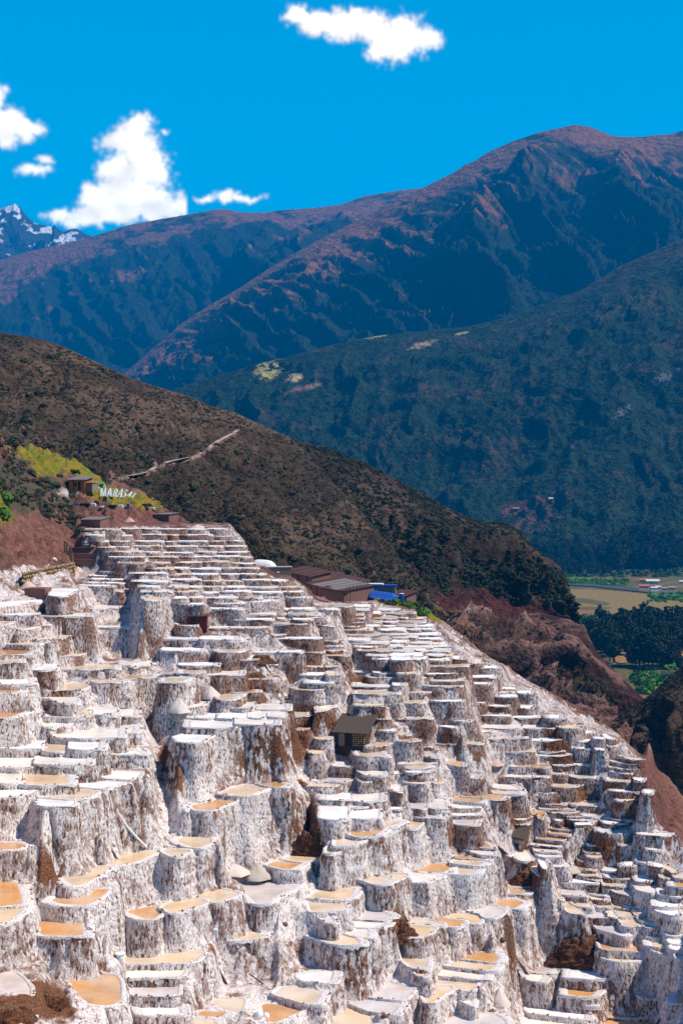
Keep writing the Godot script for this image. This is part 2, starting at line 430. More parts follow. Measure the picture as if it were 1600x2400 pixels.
# ---------------------------------------------------------------- layout of the salt ponds
# Each line is one pond: its kind (o ochre brine, t tan brine, g grey brine, p pale brine, s dry white salt, b dry brown) and the corners
# of its water as seen from the viewpoint; level_ponds() finds the height at which each one lies, so that every pond is flat.
const PONDS := """
o 89 2139 185 2138 190 2193 102 2193
o 128 2286 204 2280 268 2288 277 2304 277 2345 255 2355 222 2355 184 2332 173 2304 150 2292
g -40 2268 0 2273 31 2280 51 2296 65 2317 64 2333 31 2333 -40 2325
o -30 2066 34 2068 44 2100 46 2119 0 2124 -30 2124
t -30 2132 50 2131 26 2149 8 2163 -30 2165
t 303 2241 400 2233 476 2227 449 2256 288 2258
p 279 2269 432 2265 420 2288 298 2292
g 306 2301 415 2299 410 2333 318 2332
p 322 2345 408 2342 417 2377 345 2380
t 300 2396 400 2390 496 2389 500 2420 290 2424
t 383 2126 423 2105 474 2109 474 2119 408 2139
o 301 2137 347 2126 383 2134 352 2156
t 454 2101 495 2081 559 2093 510 2116
g 543 2073 556 2070 690 2077 638 2101 607 2119 590 2101 569 2084
o 470 2372 525 2374 512 2383 470 2381
t 505 2342 568 2342 566 2358 543 2391 536 2378 530 2368 492 2366
t 660 2317 701 2315 747 2324 734 2350 719 2351 647 2330
o 617 2353 716 2363 645 2395 627 2391
t 765 2368 800 2361 861 2367 866 2412 745 2412 760 2390
s 703 2288 732 2279 775 2277 767 2303 719 2299
t 540 2202 576 2191 612 2193 604 2197 553 2204
t 735 2194 820 2193 838 2210 795 2214 770 2205
t 729 2102 765 2080 824 2082 820 2096 800 2108
t 724 2112 800 2113 808 2131 734 2138
g 746 2145 768 2144 778 2160 768 2162
g 826 2136 882 2134 912 2146 889 2156 826 2152
p 823 2158 887 2162 899 2164 869 2174 805 2171
p 815 2177 857 2178 855 2196 828 2194
t 957 2155 1004 2158 1036 2166 1027 2169 957 2163
t 957 2170 1014 2173 994 2192 976 2196 968 2194 956 2176
o 996 2148 1086 2160 1063 2171 1050 2172 1042 2161 991 2153
t 1047 2140 1127 2145 1119 2160 1106 2165 1101 2156 1040 2148
g 1103 2122 1132 2120 1178 2131 1167 2142 1142 2152 1134 2142 1106 2136
o 1139 2117 1157 2110 1200 2109 1221 2116 1200 2128 1180 2126
t 943 2244 996 2245 993 2268 966 2267
t 968 2272 991 2273 989 2287 982 2286
o 1083 2231 1157 2235 1164 2243 1157 2255 1075 2246
t 1065 2252 1156 2261 1140 2274 1060 2264
p 1030 2270 1129 2278 1128 2290 1119 2294 1032 2286 1027 2276
t 1027 2293 1115 2300 1101 2320 1073 2320 1019 2304
p 1073 2326 1101 2328 1098 2352 1086 2347
g 866 2294 968 2317 938 2344 825 2330 833 2307
g 825 2336 935 2350 912 2377 866 2368 813 2347
t 984 2309 1060 2315 1004 2351 995 2335 994 2317
g 1065 2367 1157 2379 1178 2393 1180 2422 1020 2422 1037 2381
s 955 2397 1015 2399 1010 2422 945 2422
o 1335 2307 1379 2307 1402 2312 1384 2330 1376 2336 1333 2330
g 1330 2339 1376 2343 1378 2357 1360 2352
b 1215 2257 1238 2254 1299 2258 1284 2274 1264 2279 1246 2277
p 1208 2281 1268 2286 1259 2299 1246 2298
s 1246 2355 1366 2360 1363 2388 1248 2374 1236 2365
p 1243 2382 1363 2396 1370 2422 1220 2422
o 1417 2374 1455 2373 1516 2381 1506 2385 1417 2382
o 1419 2391 1514 2391 1555 2397 1550 2422 1420 2422
o 1404 2201 1455 2202 1476 2210 1497 2222 1496 2229 1414 2224
t 1417 2235 1493 2241 1481 2250 1450 2254 1419 2245
t 1521 2328 1544 2330 1534 2341 1516 2335
o 1588 2330 1640 2330 1640 2352 1590 2352
t 1339 2111 1376 2112 1384 2126 1358 2125
t 1325 2117 1335 2115 1372 2146 1354 2141 1333 2139
g 1357 2131 1409 2133 1422 2151 1384 2151
g 1387 2157 1424 2158 1462 2188 1440 2187 1404 2177
t 1382 2098 1406 2098 1408 2109 1388 2108
t 1395 2114 1426 2116 1432 2127 1401 2127
t 1417 2132 1432 2133 1445 2148 1430 2150
t 1442 2135 1483 2138 1490 2147 1450 2149
t 1454 2153 1491 2155 1504 2169 1464 2171
o 1438 2119 1470 2122 1475 2130 1440 2127
t 1458 2113 1486 2115 1514 2128 1475 2126
t 1483 2131 1501 2132 1519 2145 1493 2146
t 1496 2149 1521 2149 1532 2162 1509 2160
t 1510 2166 1534 2168 1534 2174 1516 2174
o 1524 2183 1539 2183 1547 2196 1527 2197
t 1527 2201 1549 2202 1560 2218 1532 2219
t 1534 2223 1562 2223 1580 2245 1557 2238 1537 2230
p 1557 2182 1640 2182 1640 2193 1570 2193
p 1567 2203 1640 2204 1640 2213 1575 2212
p 1576 2217 1640 2218 1640 2228 1580 2226
t 1584 2238 1640 2238 1640 2248 1590 2248
s 1546 2110 1583 2113 1583 2124 1549 2125
s 1549 2129 1583 2130 1585 2143 1575 2145 1555 2138
s 1529 2138 1547 2140 1547 2148 1539 2148
s 250 1808 327 1810 316 1824 293 1827 204 1822
s 194 1829 288 1834 255 1841 237 1848 168 1841
t 143 1850 227 1855 194 1870 176 1873 101 1868
s 101 1873 171 1878 163 1888 133 1889 102 1888
s -40 1846 74 1850 33 1866 -40 1872
o -40 1976 41 1976 55 1981 38 1990 -40 1993
t 306 1995 357 1994 367 1998 319 2019 276 2029 240 2022 263 2014
t 204 2031 255 2033 224 2055 191 2074 173 2073 158 2063 156 2051
o 153 2092 200 2086 252 2085 225 2108 204 2120 191 2120 153 2118 125 2111
t 553 1844 573 1840 624 1846 584 1860 576 1864 520 1860
o 604 1836 630 1833 665 1837 650 1845 630 1842
o 512 1873 558 1874 507 1894 497 1899 464 1898 451 1889 499 1879
g 752 1823 800 1821 826 1825 800 1833 745 1831
t 732 1837 783 1839 757 1844 729 1842
t 431 1962 489 1963 490 1976 461 1987 420 1973
t 383 1991 441 1992 410 2007 392 1999
t 688 2004 752 2004 747 2013 706 2019 665 2013
o 645 2019 704 2023 673 2038 630 2027
t 770 1986 815 1985 800 1993 770 2001
t 953 1927 989 1925 968 1943 955 1940
p 842 1806 897 1806 894 1817 864 1818
o 843 1824 871 1823 862 1831 852 1832
p 915 1800 938 1800 943 1813 922 1814
p 953 1804 989 1804 984 1811 958 1811
p 905 1828 935 1841 933 1854 917 1851
g 961 1829 999 1832 991 1838 966 1836
o 1014 1827 1037 1829 1025 1835 1016 1837
g 952 1883 996 1879 998 1889 989 1897 963 1893
g 1007 1882 1040 1880 1041 1894 1014 1896
g 1009 1873 1037 1873 1038 1878 1012 1877
o 1045 1869 1081 1868 1129 1874 1116 1881 1058 1875
o 1088 1862 1178 1865 1162 1876 1129 1872 1093 1867
p 1060 1881 1114 1884 1104 1893 1070 1894
p 1068 1899 1106 1901 1111 1910 1076 1912 1058 1909
g 1058 1916 1110 1918 1104 1934 1076 1933
g 973 1908 1017 1907 1024 1917 994 1917
s 899 1892 938 1891 935 1897 902 1897
t 874 1927 938 1925 902 1939 861 1937
o 836 1942 892 1945 871 1958 843 1961 820 1954
t 790 1964 848 1967 815 1979 790 1982
o 1083 1972 1129 1973 1144 1986 1104 1984 1088 1979
p 1088 1989 1149 1991 1155 2003 1127 2003
o 1064 2006 1137 2010 1129 2016 1065 2010
t 1063 2018 1127 2022 1116 2028 1065 2023
t 1076 2034 1115 2036 1104 2047 1078 2049
o 1009 2024 1065 2027 1030 2046 971 2040
p 961 2045 1022 2052 973 2069 963 2055 953 2046
t 910 2047 953 2050 930 2061 925 2055 894 2051
t 851 2054 912 2059 889 2073 871 2067 841 2058
t 1175 2071 1200 2070 1256 2075 1233 2081 1180 2079
o 1170 2084 1200 2086 1233 2090 1215 2096 1175 2094
p 1157 1838 1190 1838 1215 1850 1170 1849
t 1147 1853 1210 1854 1212 1862 1160 1861
g 1078 1813 1116 1815 1106 1824 1088 1820
p 1200 1816 1269 1819 1262 1822 1195 1821
t 1335 1818 1358 1814 1384 1817 1384 1823 1353 1823
t 1287 1838 1315 1834 1350 1838 1320 1845
s 1251 1855 1282 1852 1310 1855 1277 1859
t 1430 1824 1455 1823 1482 1827 1475 1832 1437 1831
s 1440 1806 1475 1809 1470 1814 1447 1811
s 1445 1798 1488 1798 1486 1803 1450 1802
p 1486 1823 1506 1824 1498 1831 1488 1829
p 1437 1851 1493 1851 1488 1856 1450 1855
t 1447 1873 1496 1873 1473 1877 1453 1878
p 1511 1851 1527 1852 1519 1860 1512 1858
t 1350 1884 1372 1879 1397 1884 1386 1888 1363 1888
t 1377 1876 1419 1878 1427 1880 1400 1883
o 1277 1879 1310 1880 1305 1885 1282 1884
t 1269 1891 1338 1892 1344 1897 1264 1896
t 1282 1901 1350 1901 1355 1905 1292 1905
t 1325 1909 1357 1909 1362 1914 1325 1914
g 1360 1907 1396 1910 1389 1915 1368 1913
g 1328 1918 1379 1920 1391 1923 1343 1923
s 1294 1914 1312 1915 1315 1922 1307 1925
s 1348 1926 1389 1926 1379 1933 1351 1934
p 1407 1921 1430 1922 1470 1930 1422 1931
p 1435 1918 1465 1915 1478 1924 1473 1927
o 1236 1901 1274 1902 1266 1920 1261 1910 1238 1908
s 1223 1911 1246 1911 1228 1921 1205 1920
t 1195 1925 1226 1927 1215 1933 1195 1931
o 1297 1935 1344 1936 1340 1946 1294 1943
o 1291 1948 1338 1950 1330 1958 1287 1953
o 1274 1958 1328 1962 1315 1971 1256 1965
p 1254 1971 1312 1977 1310 1985 1243 1980
p 1251 1986 1308 1991 1307 1997 1254 1995
p 1255 2001 1307 2001 1312 2008 1269 2009
p 1282 2014 1315 2013 1333 2028 1322 2032 1287 2030
p 1190 1987 1226 1987 1246 2014 1226 2019 1200 2009
p 1238 2026 1259 2028 1266 2053 1259 2047
p 1262 2016 1274 2019 1282 2040 1274 2035
s 1305 2055 1363 2054 1394 2071 1353 2069 1305 2067
g 1305 2079 1361 2083 1375 2101 1328 2098
t 1284 2086 1300 2090 1310 2105 1290 2102
o 1348 2028 1389 2028 1394 2039 1363 2039
t 1366 2044 1396 2042 1402 2054 1373 2052
o 1353 2010 1366 2009 1391 2019 1356 2017
t 1370 2001 1404 2003 1399 2011 1379 2009
t 1370 1991 1402 1991 1404 1998 1368 1997
p 1373 1970 1404 1967 1409 1981 1379 1980
t 1376 2057 1402 2059 1404 2065 1385 2063
g 1379 2079 1399 2079 1412 2098 1384 2096
g 1403 1942 1424 1943 1427 1953 1412 1952
g 1427 1948 1458 1947 1455 1953 1432 1954
p 1506 1953 1572 1953 1552 1960 1527 1958
t 1504 1962 1537 1965 1529 1971 1506 1968
t 1463 1973 1501 1976 1483 1982 1465 1981
g 1491 2016 1519 2008 1530 2014 1519 2026 1496 2019
p 1463 2022 1498 2021 1488 2028 1470 2030
p 1422 2033 1470 2037 1455 2045 1417 2041
p 1414 2047 1460 2050 1455 2059 1427 2058
s 1493 2053 1537 2051 1521 2065 1504 2065
t 1414 2067 1463 2068 1458 2076 1417 2076
p 1498 2074 1532 2076 1537 2083 1524 2093 1509 2088
p 1534 2022 1552 2027 1545 2033 1536 2030
t 1555 2024 1585 2042 1575 2046 1562 2036
p 1540 2084 1600 2086 1590 2104 1545 2096
t 1578 2048 1630 2050 1630 2060 1585 2058
t 1545 2046 1568 2046 1566 2060 1550 2058
o 1580 2068 1630 2068 1630 2080 1585 2078
p 1521 1985 1540 1986 1538 1993 1523 1992
g 1437 2079 1465 2082 1470 2096 1450 2094
o -40 1522 79 1524 51 1533 -40 1538
t -40 1543 38 1543 38 1552 -40 1553
t 25 1504 62 1503 105 1504 82 1511 28 1510
t 145 1533 228 1523 186 1534 150 1538
t 128 1604 184 1601 220 1603 186 1618 122 1618
p 102 1628 173 1628 178 1645 153 1648 132 1640 95 1633
t 216 1596 242 1594 288 1596 255 1600 226 1600
o 258 1589 288 1581 357 1581 352 1587 288 1592
o -40 1612 46 1611 36 1622 -40 1625
o -40 1668 54 1668 18 1681 -40 1680
p 102 1686 176 1689 143 1699 115 1703
o 329 1737 357 1727 398 1728 357 1750 337 1751
o 281 1747 316 1747 314 1754 275 1754
p 250 1759 306 1757 329 1767 268 1768
p 314 1560 342 1550 400 1546 332 1561
s 415 1727 456 1714 505 1716 464 1740 423 1737
t 505 1625 563 1625 535 1640 520 1638
o 535 1617 594 1617 591 1622 543 1622
t 522 1588 620 1587 640 1591 530 1592
p 441 1643 484 1643 466 1656 443 1656
t 390 1588 441 1589 420 1597 390 1598
t 512 1522 558 1520 566 1524 533 1529
s 602 1526 709 1524 706 1528 612 1529
o 693 1611 729 1611 742 1615 711 1617
p 749 1650 780 1649 775 1658 752 1666
o 696 1703 727 1701 714 1709 699 1708
t 727 1759 757 1758 749 1767 732 1765
t 762 1763 805 1761 805 1768 765 1768
t 742 1727 762 1727 758 1733 746 1732
t 675 1561 778 1560 770 1563 690 1563
o 765 1533 800 1532 800 1538 768 1537
t 711 1526 757 1525 750 1529 716 1529
p 676 1635 704 1635 698 1643 680 1642
t 838 1756 879 1756 899 1772 846 1772
o 869 1745 912 1737 902 1746 871 1749
g 976 1758 999 1758 1024 1774 999 1773
t 950 1787 1012 1784 1001 1790 953 1791
t 950 1794 1001 1794 990 1801 952 1801
o 1050 1786 1078 1786 1075 1796 1058 1792
o 938 1732 968 1732 966 1737 943 1737
t 1024 1741 1116 1740 1111 1743 1030 1744
t 976 1746 1014 1747 1009 1751 979 1750
s 1024 1696 1063 1701 1060 1706 1037 1703
s 1086 1716 1106 1712 1150 1713 1106 1720
t 1116 1730 1157 1726 1200 1727 1230 1728 1157 1732
t 1045 1687 1055 1685 1096 1686 1080 1690
t 884 1681 912 1680 908 1684 888 1684
t 915 1682 1004 1681 999 1685 930 1685
t 843 1650 900 1650 897 1654 850 1654
t 945 1644 958 1640 986 1640 984 1648 950 1648
t 902 1647 940 1646 940 1649 905 1650
s 1014 1640 1080 1640 1075 1644 1030 1644
s 1101 1644 1132 1644 1132 1648 1106 1648
s 1136 1650 1183 1650 1175 1655 1150 1655
s 1104 1675 1194 1675 1190 1679 1140 1678
t 999 1606 1078 1605 1070 1608 1030 1609
t 950 1620 994 1619 989 1623 955 1623
t 999 1557 1030 1555 1088 1557 1080 1562 1004 1562
s 994 1577 1055 1577 1050 1580 1000 1580
t 938 1575 976 1574 971 1579 942 1579
s 874 1584 917 1583 920 1588 880 1588
s 1111 1582 1157 1579 1152 1588 1116 1588
t 1165 1619 1200 1617 1205 1623 1170 1624
s 1165 1610 1200 1611 1210 1615 1170 1615
s 1168 1628 1208 1628 1208 1634 1180 1634
s 1134 1561 1160 1560 1163 1565 1140 1566
s 1094 1599 1142 1598 1137 1603 1100 1603
s 902 1708 925 1708 923 1713 904 1713
t 928 1717 946 1717 944 1722 930 1722
s 1213 1619 1241 1619 1241 1625 1216 1625
s 1208 1653 1248 1653 1240 1660 1220 1660
s 1198 1677 1259 1677 1248 1682 1198 1682
s 1287 1676 1307 1676 1305 1683 1290 1683
t 1317 1700 1350 1700 1343 1706 1322 1706
s 1358 1712 1384 1713 1381 1718 1362 1718
s 1345 1733 1381 1732 1373 1738 1350 1738
s 1210 1731 1299 1731 1294 1736 1215 1736
t 1190 1757 1248 1757 1243 1762 1190 1762
s 1259 1768 1325 1766 1320 1771 1270 1772
o 1210 1791 1280 1791 1284 1795 1280 1798 1212 1797
s 1290 1789 1379 1787 1376 1792 1300 1794
t 1430 1778 1478 1783 1481 1793 1445 1787
t 1458 1772 1504 1779 1485 1782 1470 1777
s 1414 1719 1435 1730 1425 1732 1416 1728
s 1394 1727 1412 1728 1411 1733 1397 1732
s 1361 1749 1391 1750 1389 1755 1365 1755
s 1396 1753 1414 1754 1412 1759 1398 1758
t 1424 1744 1447 1745 1438 1750 1427 1750
s 1412 1792 1440 1793 1438 1798 1420 1798
s 119 1380 185 1380 150 1398 122 1396
s -40 1412 70 1408 120 1404 100 1412 -40 1424
p 186 1424 255 1418 311 1421 230 1427
t 40 1469 62 1466 110 1465 52 1474
t 344 1401 383 1400 365 1408 348 1406
t 85 1496 165 1488 150 1492 90 1499
t 278 1383 310 1379 305 1384 285 1387
t -40 1459 22 1457 10 1463 -40 1465
p 200 1466 296 1467 290 1470 205 1470
t 425 1459 454 1460 448 1467 430 1466
s 441 1412 479 1413 475 1417 445 1417
s 487 1422 558 1424 550 1428 495 1427
s 596 1407 647 1403 640 1409 600 1411
p 484 1467 627 1468 620 1472 490 1472
s 589 1492 750 1493 740 1497 595 1497
t 622 1396 647 1395 645 1400 625 1400
s 739 1463 767 1463 765 1467 742 1467
p 215 1362 280 1364 272 1367 210 1366
p 195 1369 258 1371 250 1374 190 1373
p 216 1346 285 1348 280 1351 214 1350
p 222 1354 290 1356 284 1359 218 1358
t 246 1334 290 1336 284 1340 240 1339
"""
# where the slope lies: px py and depth in metres
const SLOPE := [40, 2330, 100, 0, 2000, 125, 0, 1800, 150, 0, 1600, 185, 0, 1430, 235, 400, 2390, 98, 800, 2390, 104, 1200, 2390, 115, 1590, 2390, 130,
	800, 2200, 125, 1200, 2200, 145, 1590, 2150, 175, 400, 2150, 114, 800, 2000, 155, 1200, 2000, 190, 1590, 2000, 222, 400, 1950, 135,
	400, 1750, 175, 800, 1800, 205, 1200, 1800, 270, 1500, 1800, 325, 1590, 1900, 280, 400, 1600, 222, 800, 1600, 290, 1200, 1620, 372, 1430, 1740, 362,
	600, 1500, 290, 800, 1420, 352, 1000, 1480, 375, 400, 1400, 322, 560, 1300, 365, 400, 1240, 385, 200, 1240, 365, 250, 1390, 290, 100, 1400, 252,
	0, 1300, 262, 0, 1150, 285, 0, 1040, 318, 150, 1290, 305, 100, 1150, 350, -250, 1150, 270, -250, 1500, 165, -250, 2000, 108, -200, 2400, 85,
	40, 1060, 392, 130, 1092, 390, 200, 1122, 388, 160, 1165, 372, 250, 1192, 384, 330, 1187, 394, 420, 1222, 398, 300, 1150, 402, 1800, 2390, 135, 1800, 2100, 200]

# ---------------------------------------------------------------- thin plate splines
func solve(a: Array, b: PackedFloat64Array) -> PackedFloat64Array:
	var n := b.size()
	for c in n:
		var best := c
		for r in range(c + 1, n):
			if absf(a[r][c]) > absf(a[best][c]):
				best = r
		var t = a[c]; a[c] = a[best]; a[best] = t
		var tb := b[c]; b[c] = b[best]; b[best] = tb
		var row: PackedFloat64Array = a[c]
		for r in range(c + 1, n):
			var other: PackedFloat64Array = a[r]
			var f := other[c] / row[c]
			if f == 0.0:
				continue
			for k in range(c, n):
				other[k] -= f * row[k]
			a[r] = other
			b[r] -= f * b[c]
	var x := PackedFloat64Array()
	x.resize(n)
	for r in range(n - 1, -1, -1):
		var s := b[r]
		var row: PackedFloat64Array = a[r]
		for k in range(r + 1, n):
			s -= row[k] * x[k]
		x[r] = s / row[r]
	return x

func tps_fit(pts: PackedVector2Array, val: PackedFloat64Array, smooth: float) -> PackedFloat64Array:
	var n := pts.size()
	var a := []
	var b := PackedFloat64Array()
	for i in n + 3:
		var row := PackedFloat64Array()
		row.resize(n + 3)
		if i < n:
			for j in n:
				var r2 := pts[i].distance_squared_to(pts[j])
				row[j] = r2 * log(r2 + 1e-12) + (smooth if i == j else 0.0)
			row[n] = 1.0; row[n + 1] = pts[i].x; row[n + 2] = pts[i].y
			b.append(val[i])
		else:
			for j in n:
				row[j] = 1.0 if i == n else (pts[j].x if i == n + 1 else pts[j].y)
			b.append(0.0)
		a.append(row)
	return solve(a, b)

func tps(pts: PackedVector2Array, k: PackedFloat64Array, p: Vector2) -> float:
	var n := pts.size()
	var s := k[n] + k[n + 1] * p.x + k[n + 2] * p.y
	for i in n:
		var r2 := p.distance_squared_to(pts[i])
		s += k[i] * r2 * log(r2 + 1e-12)
	return s

# ---------------------------------------------------------------- salt ponds and the slope they lie on
var ponds := []
var slope_pts := PackedVector2Array()
var slope_k := PackedFloat64Array()
const GU := 470
const GD := 420
const U0 := -0.37
const U1 := 0.37
const D0 := 88.0
const D1 := 350.0
var gy := PackedFloat32Array()
var lie := PackedFloat32Array()
const SALT_EDGE := [-500, 1345, 0, 1338, 60, 1335, 180, 1335, 190, 1240, 540, 1230, 577, 1272, 592, 1340, 640, 1354, 700, 1358, 724, 1404, 800, 1416, 880, 1406, 1000, 1436, 1060, 1475, 1130, 1535,
	1230, 1595, 1320, 1648, 1440, 1718, 1475, 1760, 1500, 1800, 1530, 1860, 1590, 1940, 1750, 2060, 1750, 2700, -500, 2700]
const CREST := [-500, 1000, 0, 1008, 20, 1040, 40, 1052, 120, 1062, 150, 1085, 240, 1112, 350, 1150, 440, 1200, 540, 1226, 575, 1268, 587, 1305, 594, 1336, 640, 1350, 690, 1354, 716, 1384, 724, 1400, 800, 1412, 850, 1408, 880, 1402, 930, 1404, 1000, 1430, 1060, 1470, 1130, 1530, 1230, 1590, 1320, 1643, 1440, 1712, 1475, 1745, 1500, 1768, 1568, 1826, 1620, 1880, 1750, 1960, 2000, 2060]
var salt_area := PackedVector2Array()
# patches of bare earth, grass and track on the slope: centre and radii in the view, kind (1 brown earth, 2 red soil, 3 dry grass, 4 pale track, 5 dark scrub soil, 6 lit clean salt)
const PATCHES := [[640, 1762, 105, 62, 1, -30], [720, 1940, 46, 62, 1, -10], [690, 1880, 50, 22, 1, 0], [1380, 2200, 60, 55, 1, 0], [1240, 2050, 34, 34, 1, 20], [930, 2165, 42, 40, 1, 0],
	[110, 2345, 70, 45, 1, 30], [30, 2365, 60, 34, 1, 10], [120, 2040, 40, 45, 1, 20], [1310, 1750, 26, 60, 1, -20], [1420, 1990, 40, 30, 1, 30], [840, 1600, 34, 20, 1, 0],
	[740, 1680, 60, 30, 1, 20], [1555, 1880, 40, 130, 2, -25], [400, 1800, 26, 60, 1, -20], [470, 1705, 40, 16, 1, 0], [1020, 2200, 40, 12, 1, 0], [1285, 1985, 20, 10, 1, 0],
	[130, 1072, 110, 34, 3, 14], [205, 1112, 60, 16, 3, 28], [270, 1162, 88, 20, 3, 10], [360, 1190, 50, 14, 3, 10], [15, 1190, 40, 60, 3, 0], [110, 1100, 40, 16, 3, 10],
	[60, 1165, 60, 50, 5, 30], [30, 1110, 40, 40, 5, 20], [120, 1140, 40, 22, 5, 20], [150, 1180, 30, 18, 5, 0], [165, 1152, 34, 14, 4, -10], [210, 1142, 40, 5, 4, -6], [915, 1405, 60, 14, 3, 18], [1000, 1440, 40, 10, 3, 28],
	[90, 1260, 110, 60, 2, 0], [330, 1212, 150, 22, 2, 0], [230, 1215, 60, 22, 2, 0], [840, 1392, 34, 12, 2, 0]]

func dep(d: float) -> float:      # distances on the slope, eased together
	return 170.0 * pow(d / 170.0, 0.7)

func slope_depth(px: float, py: float) -> float:
	return exp(tps(slope_pts, slope_k, Vector2(px, py) / 1000.0))

func build_ponds():
	for i in range(0, SALT_EDGE.size(), 2):
		salt_area.append(Vector2(SALT_EDGE[i], SALT_EDGE[i + 1]))
	var val := PackedFloat64Array()
	for i in range(0, SLOPE.size(), 3):
		slope_pts.append(Vector2(SLOPE[i], SLOPE[i + 1]) / 1000.0)
		val.append(log(dep(SLOPE[i + 2])))
	slope_k = tps_fit(slope_pts, val, 0.002)
	for line in PONDS.split("\n", false):
		var f := line.split(" ", false)
		var q := PackedVector2Array()
		for i in range(1, f.size(), 2):
			q.append(Vector2(float(f[i]), float(f[i + 1])))
		add_pond(f[0], q)
	far_rows()
	level_ponds()
	make_slope()
	make_pond_meshes()

func add_pond(kind: String, q: PackedVector2Array):
	var c := Vector2.ZERO
	var area := 0.0
	for i in q.size():
		c += q[i] / q.size()
		area += q[i].cross(q[(i + 1) % q.size()]) * 0.5
	ponds.append({"kind": kind, "px": q, "c": c, "area": absf(area)})

func along(line: Array, y: float) -> float:     # x of a boundary given as x, y pairs from top to bottom
	for i in range(0, line.size() - 2, 2):
		if y <= line[i + 3]:
			return lerpf(line[i], line[i + 2], clampf((y - line[i + 1]) / (line[i + 3] - line[i + 1]), 0.0, 1.0))
	return line[line.size() - 2]

func across(line: Array, x: float) -> float:     # y of a boundary given as x, y pairs from left to right
	for i in range(0, line.size() - 2, 2):
		if x <= line[i + 2]:
			return lerpf(line[i + 1], line[i + 3], clampf((x - line[i]) / (line[i + 2] - line[i]), 0.0, 1.0))
	return line[line.size() - 1]

func far_rows():
	# the close-set terraces at the head of the slope run level across it, row under row
	var n0 := ponds.size()
	var areas := [
		[[190, 1238, 215, 1268, 255, 1300, 300, 1335, 335, 1372, 350, 1400, 420, 1440, 500, 1490, 590, 1540], [535, 1238, 565, 1262, 585, 1300, 610, 1340, 690, 1362, 720, 1400, 745, 1440, 775, 1490, 800, 1540], 1238.0, 1525.0, 12.5, 34.0],
		[[740, 1415, 790, 1440, 810, 1480, 850, 1520, 900, 1545], [860, 1415, 960, 1428, 1005, 1450, 1030, 1480, 1060, 1530, 1090, 1545], 1416.0, 1545.0, 9.0, 30.0],
		[[1090, 1535, 1120, 1560, 1160, 1600], [1110, 1535, 1150, 1560, 1185, 1600], 1537.0, 1600.0, 9.0, 16.0],
		[[820, 1560, 840, 1620, 830, 1660, 870, 1700, 900, 1730], [930, 1560, 940, 1620, 850, 1660, 880, 1700, 1010, 1730], 1566.0, 1725.0, 17.0, 36.0],
		[[420, 1548, 440, 1690], [800, 1548, 700, 1690], 1552.0, 1690.0, 20.0, 42.0],
		[[-20, 1430, -20, 1830], [330, 1430, 300, 1830], 1436.0, 1830.0, 36.0, 62.0],
		[[790, 1740, 740, 1905], [1010, 1740, 1000, 1905], 1742.0, 1905.0, 17.0, 36.0],
		[[340, 1440, 400, 1545], [520, 1440, 600, 1545], 1444.0, 1545.0, 22.0, 40.0],
		[[1240, 2262, 1250, 2390], [1590, 2262, 1590, 2390], 2262.0, 2390.0, 36.0, 62.0],
		[[1010, 1590, 1060, 1660, 1180, 1740, 1270, 1850], [1100, 1590, 1200, 1640, 1290, 1700, 1340, 1850], 1592.0, 1850.0, 17.0, 40.0]]
	for a in areas:
		var y: float = a[2]
		while y < a[3]:
			var x := along(a[0], y) + rng.randf() * 12.0
			var right := along(a[1], y)
			while x < right - 12.0:
				var w: float = a[5] * rng.randf_range(0.8, 2.6)
				var yy: float = y + rng.randf_range(-0.3, 0.3) * a[4] * (0.35 if rng.randf() < 0.75 else 0.9)
				var d := slope_depth(x, yy)
				var t := maxf(1.2, rng.randf_range(3.6, 6.0) * (yy - 1150.0) / d)
				var e := minf(x + w, right)
				var clear := e - x > 9.0
				for i in n0:
					var r: PackedVector2Array = ponds[i].px
					for p in r:
						if p.x > x - 8.0 and p.x < e + 8.0 and p.y > yy - 8.0 and p.y < yy + t + 6.0:
							clear = false
					if ponds[i].c.y > yy - 8.0 and ponds[i].c.y < yy + t + 6.0 and ponds[i].c.x > x - 8.0 and ponds[i].c.x < e + 8.0:
						clear = false
				for z in [[430, 1415, 495, 1485], [775, 1665, 875, 1752], [1135, 1905, 1240, 1992], [1270, 1905, 1400, 1935], [590, 1500, 760, 1520], [560, 1560, 630, 1600]]:
					if e > z[0] and x < z[2] and yy + t > z[1] and yy < z[3]:
						clear = false
				if clear:
					var s := rng.randf_range(-1.2, 1.2)
					add_pond(["s", "p", "p", "t"][rng.randi() % 4], PackedVector2Array([Vector2(x + 1.5, yy), Vector2((x + e) * 0.5, yy - 0.3), Vector2(e - 1.5, yy), Vector2(e - 3.0 + s, yy + t), Vector2((x + e) * 0.5, yy + t * 1.15), Vector2(x + s, yy + t)]))
				x = e + rng.randf_range(0.5, 2.5)
			y += a[4] * rng.randf_range(0.85, 1.2)

func edge_y(q: PackedVector2Array, x: float, low: bool) -> float:    # lowest or highest image row of the outline at column x
	var best := NAN
	for i in q.size():
		var a := q[i]
		var b := q[(i + 1) % q.size()]
		if (a.x - x) * (b.x - x) <= 0.0 and a.x != b.x:
			var y := lerpf(a.y, b.y, (x - a.x) / (b.x - a.x))
			if is_nan(best) or (y > best) == low:
				best = y
	return best

const LOYAL := 0.05
const CELL := 20.0
const MX := 118
const MY := 86
const MX0 := -370.0
const MY0 := 990.0
var depth_map := PackedFloat32Array()      # log of depth on a coarse grid of the view

func depth_at(px: float, py: float) -> float:
	var fx := clampf((px - MX0) / CELL, 0.0, MX - 1.001)
	var fy := clampf((py - MY0) / CELL, 0.0, MY - 1.001)
	var a := int(fy) * MX + int(fx)
	var u := fx - int(fx)
	return exp(lerpf(lerpf(depth_map[a], depth_map[a + 1], u), lerpf(depth_map[a + MX], depth_map[a + MX + 1], u), fy - int(fy)))

